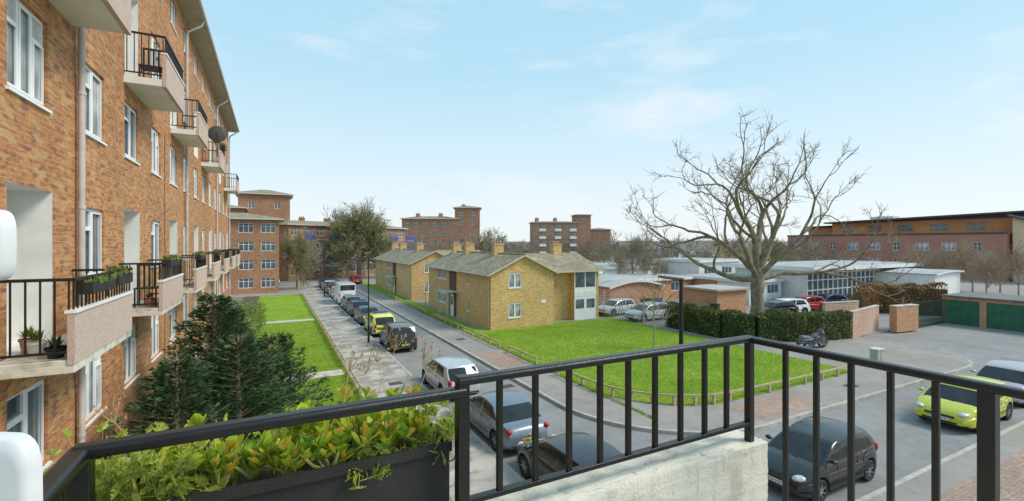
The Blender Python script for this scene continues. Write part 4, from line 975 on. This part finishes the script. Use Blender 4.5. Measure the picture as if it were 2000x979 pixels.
        for xd in (x1 + .12, (x1 + x2) / 2 - .02, wr + ra * .6 if kind != "van" else -.1):
            yv = hw(xd) + .001; a.bar((xd, sg * yv, .36 if xd > wr + ra else .75), (xd, sg * (yv * .965), lerp(xd, top) - .04), .008, .008)
        a.bar((x2, sg * (W / 2 - .004), .45), (x1, sg * (W / 2 - .004), .45), .012, .03); a.obj("door", trim_m, R_)
        a = MB(); a.bar((.0, 0, 0), (.17, 0, 0), .025, .03); a.obj("door_handle", pt, R_, ((x1 + x2) / 2 + .02, sg * (hw(0) * .975), .80))
    a = MB(); a.box(h - .02, h + .008, -.42, .42, .50, .58); a.obj("grille", trim_m, R_)
    a = MB(); a.box(h - .02, h + .008, -.5, .5, .28, .38); a.obj("front_bumper", trim_m, R_)
    a = MB(); a.box(-h - .008, -h + .02, -W * .36, W * .36, .33, .40); a.obj("rear_bumper", trim_m, R_)
    if kind != "van":
        a = MB(); a.bar((-.1, -.3, 0), (.02, .25, -.005), .012, .012); a.obj("wiper", black_matt, R_, (x0 + .02, -.1, lerp(x0, top) + .035))
    for sg, mt, tx in ((1, plate_w, front_txt), (-1, plate_y, rear_txt)):
        zp = .44 if sg == 1 else .52
        a = MB(); x = sg * (h + .012); a.box(min(x, x - sg * .012), max(x, x - sg * .012), -.26, .26, zp - .055, zp + .055); p = a.obj("number_plate", mt, R_)
        if tx:
            t = put(text_mesh(tx, .115, ink), "lettering", p, (x + sg * .004, 0, zp)); t.rotation_euler = (rad(90), 0, rad(90) * sg)
    a = MB(); a.ell((0, 0, 0), (.012, .045, .045)); a.obj("badge", rim_m, R_, (-h - .004, 0, .66), smooth=60)
    if name == "police_car":
        a = MB(); a.box(-.14, .14, -.55, .55, 0, .1); bevel(a.obj("light_bar", M("blue_lens", (.03, .08, .5), (.05, .1, .4), 8, .15), R_, ((x1 + x2) / 2 + .3, 0, H + .02)), .03)
        for k in range(6):
            a = MB(); a.bar((-h - .006, -.55 + .2 * k, .62), (-h - .006, -.45 + .2 * k, .84), .01, .07); a.obj("chevron", tail_m, R_)
    return R_
N_ = rad(90)
car((7.3, 10.45), N_, p_black, "black hatchback parked at the kerb below the balcony", 4.0)
car((7.3, 15.0), N_, p_grey, "slate grey saloon with yellow rear plate parked at the kerb", 4.35, 1.78, 1.42, kind="saloon", rear_txt="LM06 ATK")
car((7.35, 20.5), N_, p_silver, "silver hatchback with dark roof glass parked at the kerb", 4.1)
car((7.3, 30.3), N_, p_black, "black people carrier with yellow rear plate", 4.1, 1.75, 1.6, kind="mpv", rear_txt="KV08 YHD")
car((7.25, 35.9), N_, p_police, "yellow and blue chequered police car parked at the kerb", 4.4, 1.78, 1.5, cat="police car", name="police_car")
for y, p, l, k in ((41, p_slate, "dark slate saloon parked along the kerb", "saloon"), (45.8, p_navy, "dark navy hatchback parked along the kerb", "hatch"), (50, p_grey, "grey hatchback parked behind the white van", "hatch"),
                   (61.5, p_silver, "silver hatchback parked beyond the white van", "hatch"), (66.3, p_slate, "dark hatchback parked at the far kerb", "hatch"), (71, p_silver, "pale silver saloon parked at the far kerb", "saloon"), (76, p_navy, "dark blue hatchback at the end of the row", "hatch")):
    car((7.2, y), N_, p, l, 4.15, kind=k)
car((7.3, 55.6), N_, p_white, "tall white panel van parked among the cars", 5.4, 2.0, 2.35, wb=3.3, r=.34, kind="van", cat="van", name="parked_van")
car((13.9, 7.75), math.pi, p_black, "glossy black small hatchback parked beside the kerb", 3.85, 1.66, 1.43, r=.30, front_txt="LV54 HJX")
car((23.75, 7.75), math.pi, p_green, "lime green hatchback parked on the side road", 4.25, 1.78, 1.45, front_txt="FD12 WRL")
car((28.9, 7.9), math.pi, p_mauve, "pale mauve silver hatchback parked behind the lime car", 4.1)
car((28.6, 33.8, .12), math.pi + .1, p_silver, "silver hatchback parked behind the mesh fence", 4.0)
car((29.1, 30.2, .12), math.pi, p_silver, "silver estate car parked beside the tan house", 4.2)
car((40.2, 26.0, .126), math.pi - .3, p_black, "black and red hatchback in the school car park", 3.9); car((42.9, 26.6, .126), math.pi - .3, p_white, "white hatchback in the school car park", 4.1)
car((46.9, 27.2, .126), math.pi - .2, p_red, "red hatchback in the school car park", 4.0); car((50.8, 27.2, .126), math.pi - .3, p_navy, "navy blue hatchback in the school car park", 3.9)
car((-1, 86.5, 0), 0, p_white, "white car crossing at the far end of the road", 4.2); car((12.2, 79.5, .12), N_, p_red, "dark red car on the far verge", 4.0)

# ------------------------------------------------------------------ trees
def grow(T, C, p, d, L, r, dep, maxd, rg, up, kids, wob=.16, ratio=.62, split=1, taper=.5, kr=.72, rmin=.0):
    n = max(3, int(L / .5)) if dep < 2 else 3
    pts = [p.copy()]; rads = [max(r, rmin)]; q = p.copy(); d = d.normalized()
    for i in range(n):
        d = (d + V((rg.gauss(0, wob), rg.gauss(0, wob), rg.gauss(0, wob) + up))).normalized(); q = q + d * (L / n); pts.append(q.copy()); rads.append(max(rmin, r * (1 - taper * (i + 1) / n)))
    (T if dep <= split else C).tube(pts, rads, 8 if dep == 0 else (6 if dep == 1 else (4 if dep == 2 else 3)), cap=False)
    if dep >= maxd: return
    k = kids[dep] if dep < len(kids) else 3
    for i in range(k):
        f = .3 + .7 * (i + 1) / k if k > 1 else 1; ix = min(n, max(1, int(round(f * n)))); b = pts[ix]
        dd = (pts[ix] - pts[ix - 1]).normalized(); ax = dd.orthogonal().normalized(); ax = Matrix.Rotation(rg.uniform(0, 6.283), 3, dd) @ ax
        ang = rg.uniform(.35, .95) if i < k - 1 else rg.uniform(.05, .4)
        nd = Matrix.Rotation(ang, 3, ax) @ dd
        grow(T, C, b, nd, L * ratio * rg.uniform(.75, 1.2), rads[ix] * kr, dep + 1, maxd, rg, up, kids, wob, ratio, split, taper, kr, rmin)
# big pollarded tree: knuckled limbs with clear gaps, short twigs
rg = random.Random(21)
bt = root("bare_tree", (33.6, 23.1, .1), "large bare pollarded plane tree with spreading limbs", "tree")
T = MB(); C = MB()
T.tube([(0, 0, 0), (0, 0, .5), (.03, 0, 1.8), (0, .05, 3.2), (.05, 0, 4.1), (.1, 0, 5.2)], [.78, .54, .46, .44, .48, .26], 14)
rt_ = V((.887, -.461, 0)); fw = V((.461, .887, 0))
def limb(p, d, L_, r, dep):
    n = max(3, int(L_ / .42)); pts = [p.copy()]; rads = [r]; q = p.copy(); d = d.normalized(); end = .58 if dep < 2 else .62
    for i in range(n):
        j = .17 if dep else .10
        rise = .03 + .025 * dep
        if d.z > .75: rise = -.02
        d = (d + V((rg.gauss(0, j), rg.gauss(0, j), rg.gauss(0, j) + rise))).normalized(); q = q + d * (L_ / n); pts.append(q.copy())
        rads.append(r * (1 - (1 - end) * (i + 1) / n) * (1 + .14 * rg.random()))
    T.tube(pts, rads, 8 if dep < 2 else 5, cap=False)
    if dep < 3:
        k = (3, 2, 2)[dep]
        for i in range(k):
            ix = n if i >= k - 2 else max(1, int(n * rg.uniform(.45, .8))); dd = (pts[ix] - pts[ix - 1]).normalized()
            ax = Matrix.Rotation(rg.uniform(0, 6.283), 3, dd) @ dd.orthogonal().normalized(); nd = Matrix.Rotation(rg.uniform(.28, .68), 3, ax) @ dd
            limb(pts[ix], nd, L_ * rg.uniform(.58, .80), rads[ix] * (.78 if i >= k - 2 else .6), dep + 1)
    if dep >= 1:
        for i in range((0, 2, 3, 5)[dep]):
            ix = n if (dep == 3 and i < 3) else rg.randint(1, n); dd = (pts[ix] - pts[ix - 1]).normalized(); nd = (dd * .9 + rdir(-.9, 1.5, rg)).normalized()
            grow(T, C, pts[ix], nd, rg.uniform(.3, 1.0), .020, 0, 1, rg, .05, [3], .17, .55, -1, .5, .7, .0095)
for lat, fwd, upv, L_, r_, z in ((-1, .1, .16, 4.9, .22, 3.8), (-.9, -.6, .40, 4.2, .20, 4.0), (-.75, .4, .95, 4.3, .24, 4.4), (-.3, -.25, 1.3, 4.5, .25, 4.8), (.1, .2, 1.5, 4.4, .26, 5.0), (.42, -.35, 1.1, 4.5, .24, 4.6),
                             (.78, .3, .8, 4.4, .23, 4.3), (.9, -.5, .45, 4.3, .21, 4.1), (1, .15, .16, 4.9, .22, 3.8), (.15, 1, .8, 3.8, .20, 4.2)):
    limb(V((0, 0, z)), rt_ * lat + fw * fwd + Z * upv, L_, r_, 0)
T.obj("trunk", bark_p, bt, smooth=60); C.obj("crown", twig, bt)

def tree_tpl(seed, H, kids, maxd, up, tr=.2, mat=twig_far, bk=bark, th=.3, nl=7, el=(.4, 1.4), ratio=.62, wob=.14, trunk=.3, rmin=.02):
    rg = random.Random(seed); T = MB(); C = MB(); zt = H * trunk
    T.tube([(0, 0, 0), (0, 0, zt * .5), (0, 0, zt), (0, 0, zt * 1.6)], [tr * 1.3, tr, tr * .9, tr * .4], 8)
    for i in range(nl):
        a = i * 2.4 + rg.random(); e2 = rg.uniform(*el); d = V((math.cos(a) * math.cos(e2), math.sin(a) * math.cos(e2), math.sin(e2)))
        grow(T, C, V((0, 0, zt * rg.uniform(.75, 1.5))), d, H * th * rg.uniform(.8, 1.15), tr * .5, 0, maxd, rg, up, kids, wob, ratio, 0, .5, .72, rmin)
    return T.mesh("trunk", [bk], 60), C.mesh("crown", [mat])
def place(tpl, loc, sc, rz, label, name="bare_tree", group="bare winter trees across the estate"):
    r = root(name, loc, label, "tree", rz, group); r.scale = (sc, sc, sc) if isinstance(sc, (int, float)) else sc
    put(tpl[0], "trunk", r); put(tpl[1], "crown", r); return r
tA = tree_tpl(1, 14, [6, 5, 5, 4], 4, .015, .42, twig_green, bark, .29, 13, (.0, 1.35), rmin=.024)
tB = tree_tpl(2, 10, [5, 4, 4], 3, .06, .16, twig_far, bark, .32, 9, rmin=.022)
tC = tree_tpl(3, 10, [5, 4, 4], 3, .08, .12, twig_far, bark_l, .28, 10, (.7, 1.5), rmin=.020)
tD = tree_tpl(4, 8, [5, 4, 4], 3, .02, .14, twig, bark, .34, 10, (.2, 1.3), rmin=.020)
tO = tree_tpl(9, 8, [5, 4, 4], 3, .05, .12, twig_or, bark_l, .34, 11, (.3, 1.4), rmin=.020)
tF = tree_tpl(6, 11, [4, 4, 4], 3, .03, .25, twig_far, bark, .33, 10, (.1, 1.4), rmin=.045, trunk=.2)
tG = tree_tpl(7, 11, [4, 4, 4], 3, .05, .22, twig_green, bark, .31, 10, (.2, 1.5), rmin=.045, trunk=.2)
place(tA, (14.8, 92, 0), (.98, .98, 1.08), .4, "broad rounded bare tree in front of the brick block")
place(tA, (15.0, 93.0, 0), (.92, .92, 1.04), 2.1, "rounded bare tree standing beside its neighbour")
place(tA, (3.2, 74, 0), (.36, .36, .66), 1.1, "slim bare tree in front of the block"); place(tB, (4.4, 79, 0), (.7, .7, 1.0), 2.1, "slim bare street tree with upright twigs")
for bx, D, s, t in ((-.455, 80, .8, tB), (-.14, 120, .95, tF), (-.075, 115, 1.0, tG), (-.045, 118, 1.15, tG), (-.055, 112, 1.0, tF), (-.01, 125, .8, tB), (-.18, 128, .75, tF), (-.22, 120, .7, tG), (.02, 135, .8, tF), (.2, 150, .8, tF),
                    (.262, 72, 1.0, tB), (.275, 74, .85, tC), (.24, 95, .7, tC), (.30, 80, .6, tC), (.33, 90, .8, tB), (.36, 95, .9, tF), (.40, 85, .75, tD), (.42, 70, .65, tC), (.46, 100, .9, tF), (.52, 110, .95, tF),
                    (.57, 105, .85, tG), (.62, 95, .8, tD), (.66, 100, .85, tF), (.88, 60, .78, tO), (.94, 58, .74, tO), (1.0, 60, .80, tO), (1.06, 62, .8, tO), (1.1, 58, .75, tO), (.72, 70, .6, tC), (.91, 66, .8, tD), (.97, 64, .8, tO),
                    (.235, 62, .62, tC), (.29, 60, .6, tC), (.31, 66, .7, tD), (1.03, 55, .7, tO)):
    x, y = at(bx, D); place(t, (x, y, 0), s, rng.uniform(0, 6), "bare winter tree with fine brown twigs")
for i in range(80):
    bx = -.32 + 1.47 * (i + rng.random()) / 80; D = rng.uniform(160, 250); x, y = at(bx, D); place(rng.choice([tF, tG, tF]), (x, y, 0), (1.35, 1.35, rng.uniform(.66, .95)), rng.uniform(0, 6), "distant bare tree on the skyline")
rg2 = random.Random(3); T = MB(); C = MB(); T.tube([(0, 0, 0), (.03, 0, 1), (0, .03, 2), (.02, 0, 3.2)], [.055, .045, .036, .018], 7)
for i in range(11):
    a = i * 2.4; e2 = rg2.uniform(.4, 1.2); grow(T, C, V((0, 0, 1.3 + i * .16)), V((math.cos(a) * math.cos(e2), math.sin(a) * math.cos(e2), math.sin(e2))), 1.15, .020, 0, 2, rg2, .05, [4, 3], .1, .6, 0, .5, .72, .012)
r = root("sapling", (21.3, 21.6, .14), "slender young tree with buds on the lawn", "tree"); T.obj("trunk", bark_l, r, smooth=60); C.obj("crown", twig, r)
bd = MB()
for i in range(150):
    d = rdir(.2, 1.5); p = V((0, 0, 2.2)) + d * rg2.uniform(.3, 1.5); leafp(bd, p, rdir(), .05, .03, Z, 3)
bd.obj("blossom", M("blossom", (.8, .7, .6), (.65, .55, .48), 5), r)

# conifers: layered spreading sprays merging into one mass
def cypress(x, y, H, R0, label, seed):
    rg = random.Random(seed); r = root("conifer_tree", (x, y, .12), label, "tree", group="dark conifers beside the block"); T = MB(); C = MB()
    T.tube([(0, 0, 0), (0, 0, H * .5), (0, 0, H * .98)], [.13, .08, .012], 8)
    nb = int(29 * H)
    for i in range(nb):
        f = (i / nb) ** .85; z = .25 + (H - .45) * f; a = i * 2.399 + rg.uniform(-.5, .5); rr = R0 * (1 - f) ** .68 * rg.uniform(.45, 1.35) + .12
        d = V((math.cos(a), math.sin(a), rg.uniform(-.05, .45) + .4 * f)).normalized(); T.tube([(0, 0, z), d * rr * .6 + Z * z, d * rr + V((0, 0, z))], [.02, .012, .006], 3, cap=False)
        side = V((-math.sin(a), math.cos(a), 0)); ns = int(14 + 64 * rr / 1.6)
        for _ in range(ns):
            t = rg.uniform(.15, 1.0) ** .7; s2 = rg.choice((-1, 1)) * rg.uniform(0, 1) * .40 * (1.2 - t * .8) * min(1, rr + .3)
            p = V((0, 0, z)) + d * rr * t + side * s2 + V((0, 0, -.12 * t * t - abs(s2) * .3 + rg.uniform(-.09, .07)))
            dd = (d * .9 + side * (1.1 if s2 > 0 else -1.1) * rg.random() + V((0, 0, rg.uniform(-.5, .35)))).normalized(); ll = rg.uniform(.09, .21)
            nr = dd.cross(rdir(.2, 1.5, rg)); nr = nr.normalized() * ll * .14; C.face([p, p + dd * ll * .5 + nr, p + dd * ll, p + dd * ll * .5 - nr])
            for sg in (-1, 1):
                e3 = (dd + nr.normalized() * sg * .7).normalized(); q = p + dd * ll * .4; C.face([q, q + e3 * ll * .35 + dd * ll * .08, q + e3 * ll * .6, q + e3 * ll * .35 - dd * ll * .08])
    T.obj("trunk", bark, r, smooth=60); C.obj("crown", conifer_m, r)
cypress(-.75, 13.2, 4.5, 2.3, "broad dark green conifer with drooping sprays beside the block", 1)
cypress(-1.35, 14.2, 5.5, 1.9, "tall pointed dark green conifer by the brick wall", 2)
cypress(.0, 15.4, 4.1, 2.0, "loose dark green conifer on the lawn edge", 3)
cypress(-1.75, 11.6, 4.5, 1.6, "dark conifer reaching towards the balcony", 4)
cypress(-1.4, 9.9, 3.3, 1.8, "low spreading dark conifer in the planting bed", 5)
cypress(-1.2, 17.0, 4.8, 1.6, "conifer behind the larger ones", 6)
def leafbox(mb, path, w, h, n, sz, z0=.12, rg=rng):
    segs = []; tot = 0
    for a, b2 in zip(path, path[1:]):
        l = math.dist(a, b2); segs.append((a, b2, l)); tot += l
    for _ in range(n):
        t = rg.uniform(0, tot)
        for a, b2, l in segs:
            if t <= l: break
            t -= l
        d = V((b2[0] - a[0], b2[1] - a[1], 0)) / l; nrm = V((-d.y, d.x, 0)); c = V((a[0], a[1], 0)) + d * t
        hh = h * (1 + .05 * math.sin(c.x * 2.1) + .05 * math.sin(c.y * 3.3))
        m_ = rg.random()
        if m_ < .3: off = rg.uniform(-w, w); z = hh + rg.gauss(0, .06)
        elif m_ < .93: z = rg.uniform(0, hh); off = rg.choice((-1, 1)) * (w + rg.gauss(0, .06) + .08 * math.sin(c.x * 4 + z * 5))
        else: off = rg.uniform(-w, w); z = rg.uniform(0, hh + .25)
        p = c + nrm * off + V((0, 0, z0 + z)); q = rdir(-1.5, 1.5); s2 = q.orthogonal().normalized(); s2 = Matrix.Rotation(rg.uniform(0, 6), 3, q) @ s2; k = sz * rg.uniform(.6, 1.3)
        mb.face([p - q * k, p + s2 * k * .6, p + q * k, p - s2 * k * .6])
def hedge(path, w, h, n, sz, mat, label, core=(.03, .045, .015)):
    r = root("hedge", (0, 0, 0), label, "hedge"); mb = MB(); leafbox(mb, path, w, h, n, sz); mb.obj("foliage", mat, r)
    c = MB()
    for a, b2 in zip(path, path[1:]): c.bar((a[0], a[1], .12 + h * .46), (b2[0], b2[1], .12 + h * .46), w * 1.7, h * .88)
    c.obj("branches", M("hedge_core", core, tuple(q * .7 for q in core), 3), r)
hedge([(28.3, 27), (28.3, 22), (29.2, 20.2), (33, 18.6), (36, 18.1)], .45, 1.85, 18000, .065, hedge_m, "dense clipped green hedge with brown leaf patches")
hedge([(51.5, 24.5), (55, 19.2)], .6, 2.7, 5000, .09, beech_m, "orange brown beech hedge behind the gateway", (.16, .09, .04))
hedge([(49, 23.5), (56, 22.8)], .5, 2.3, 4000, .09, beech_m, "clipped russet beech hedge beside the car park", (.16, .09, .04))
hedge([(44, 29), (58, 28.2)], .35, .9, 3000, .08, hedge_m, "low green hedge in front of the glazed hall")
def bush(x, y, R0, H, n, mat, label, seed):
    rg = random.Random(seed); r = root("bush", (x, y, .12), label, "bush", group="bushes in the planting beds"); mb = MB()
    cl = [(V((rg.uniform(-R0, R0) * .6, rg.uniform(-R0, R0) * .6, rg.uniform(.25, .8) * H)), rg.uniform(.3, .55) * R0) for _ in range(9)]
    for _ in range(n):
        c, q = rg.choice(cl); d = V((rg.gauss(0, 1), rg.gauss(0, 1), rg.gauss(0, 1))).normalized(); p = c + d * q * rg.uniform(.6, 1.25)
        if p.z < 0: continue
        u = rdir(-1, 1.5); s2 = u.orthogonal().normalized(); k = rg.uniform(.03, .07); mb.face([p - u * k, p + s2 * k * .6, p + u * k, p - s2 * k * .6])
    mb.obj("foliage", mat, r); s3 = MB()
    for c, q in cl: s3.tube([(0, 0, 0), c], [.03, .012], 4, cap=False)
    s3.obj("stem", bark, r)
for i, (x, y, a, h) in enumerate(((-1.9, 20.5, 1.0, 2.0), (-1.7, 24, 1.0, 2.2), (-1.9, 28, 1.0, 2.0), (-1.6, 32, 1.2, 2.4), (-1.5, 36, 1.2, 2.4), (-1.5, 40, 1.3, 2.3), (-2.0, 9.0, 1.0, 2.6), (-1.9, 7.2, 1.0, 3.0))):
    bush(x, y, a, h, 3200, bush_m, "bushy green shrub in the bed by the block", i)
bush(-.2, 18.6, 1.0, 1.2, 2000, bush_m, "low yellow green shrub at the lawn edge", 20)
for bx, D, H in ((.19, 120, 3.4), (.55, 75, 2.6), (.60, 80, 2.4), (.45, 70, 2)):
    x, y = at(bx, D); bush(x, y, 3.0, H * 2, 3500, hedge_m, "dark evergreen shrub among the school buildings", int(D))

# ------------------------------------------------------------------ distant terraces
for i, (bx, D, W) in enumerate(((.28, 190, 16), (.42, 180, 18), (.52, 200, 14), (.60, 190, 16), (-.02, 220, 16), (.72, 180, 14), (.24, 140, 12), (.34, 130, 14), (.47, 140, 14))):
    x, y = at(bx, D); r = root("terraced_house", (x, y, 0), "distant terrace with slate roof and pale walls", "house", rad(-24), group="distant terraces"); mb = MB()
    mb.box(0, W, 0, 9, 0, 5.0); mb.face([(0, 0, 5.0), (0, 9, 5.0), (0, 4.5, 7.4)]); mb.face([(W, 0, 5.0), (W, 9, 5.0), (W, 4.5, 7.4)]); mb.obj("wall", (far_brick, white_paint, tan_brick)[i % 3], r)
    mb = MB(); mb.face([(-.3, -.3, 4.9), (W + .3, -.3, 4.9), (W + .3, 4.5, 7.5), (-.3, 4.5, 7.5)]); mb.face([(-.3, 9.3, 4.9), (W + .3, 9.3, 4.9), (W + .3, 4.5, 7.5), (-.3, 4.5, 7.5)]); mb.obj("roof", grey_roof, r)
    for k in range(4): a = MB(); a.box(0, 1.4, -.06, -.003, 0, 1.4); a.obj("window", dark_glass, r, (1.5 + k * W / 4.3, 0, 3.0))

# ------------------------------------------------------------------ world
SE, AZ = rad(46), rad(124)   # sun azimuth clockwise from +Y
w = bpy.data.worlds.new("World"); scene.world = w; w.use_nodes = True; nt = w.node_tree; bg = nt.nodes["Background"]
sky = nt.nodes.new("ShaderNodeTexSky"); sky.sky_type = 'NISHITA'; sky.sun_disc = False; sky.sun_elevation = SE; sky.sun_rotation = AZ; sky.air_density = 1; sky.dust_density = 1.5
tc = nt.nodes.new("ShaderNodeTexCoord").outputs["Generated"]; sp = nt.nodes.new("ShaderNodeSeparateXYZ"); nt.links.new(tc, sp.inputs[0])
gr = ramp(nt, sp.outputs[2], [(0, (.88, .93, .95)), (.14, (.71, .86, .94)), (.35, (.47, .75, .90)), (.75, (.36, .66, .87))])
mp = nt.nodes.new("ShaderNodeMapping"); mp.inputs["Scale"].default_value = (1.2, 2.2, 6.5); mp.inputs["Location"].default_value = (.4, .2, .6); nt.links.new(tc, mp.inputs[0])
cn = ramp(nt, noise(nt, mp.outputs[0], 1.5, 7, .58), [(.54, (0, 0, 0)), (.78, (.75, .75, .75))])
gr = mixc(nt, gr, (.94, .955, .97), cn)
sc_ = nt.nodes.new("ShaderNodeVectorMath"); sc_.operation = 'SCALE'; sc_.inputs[3].default_value = 7.6; nt.links.new(gr, sc_.inputs[0])
nt.links.new(mixc(nt, sky.outputs[0], sc_.outputs[0], .88), bg.inputs[0]); bg.inputs[1].default_value = .145
sd = bpy.data.lights.new("Sun", 'SUN'); sd.energy = 3.0; sd.angle = rad(20); sd.color = (1, .92, .78); so = bpy.data.objects.new("Sun", sd); COL.objects.link(so)
dv = V((math.sin(AZ) * math.cos(SE), math.cos(AZ) * math.cos(SE), math.sin(SE))); so.rotation_euler = dv.to_track_quat('Z', 'Y').to_euler()
# ------------------------------------------------------------------ camera
cd = bpy.data.cameras.new("Camera"); cd.sensor_width = 36; cd.lens = 16.2; cd.shift_y = -.00725; cd.clip_start = .05; cd.clip_end = 3000
co = bpy.data.objects.new("Camera", cd); COL.objects.link(co); co.location = (0, 0, 6.8); co.rotation_euler = (rad(90), 0, -math.atan(.52)); scene.camera = co
scene.view_settings.view_transform = 'Standard'; scene.view_settings.look = 'None'; scene.view_settings.exposure = 0
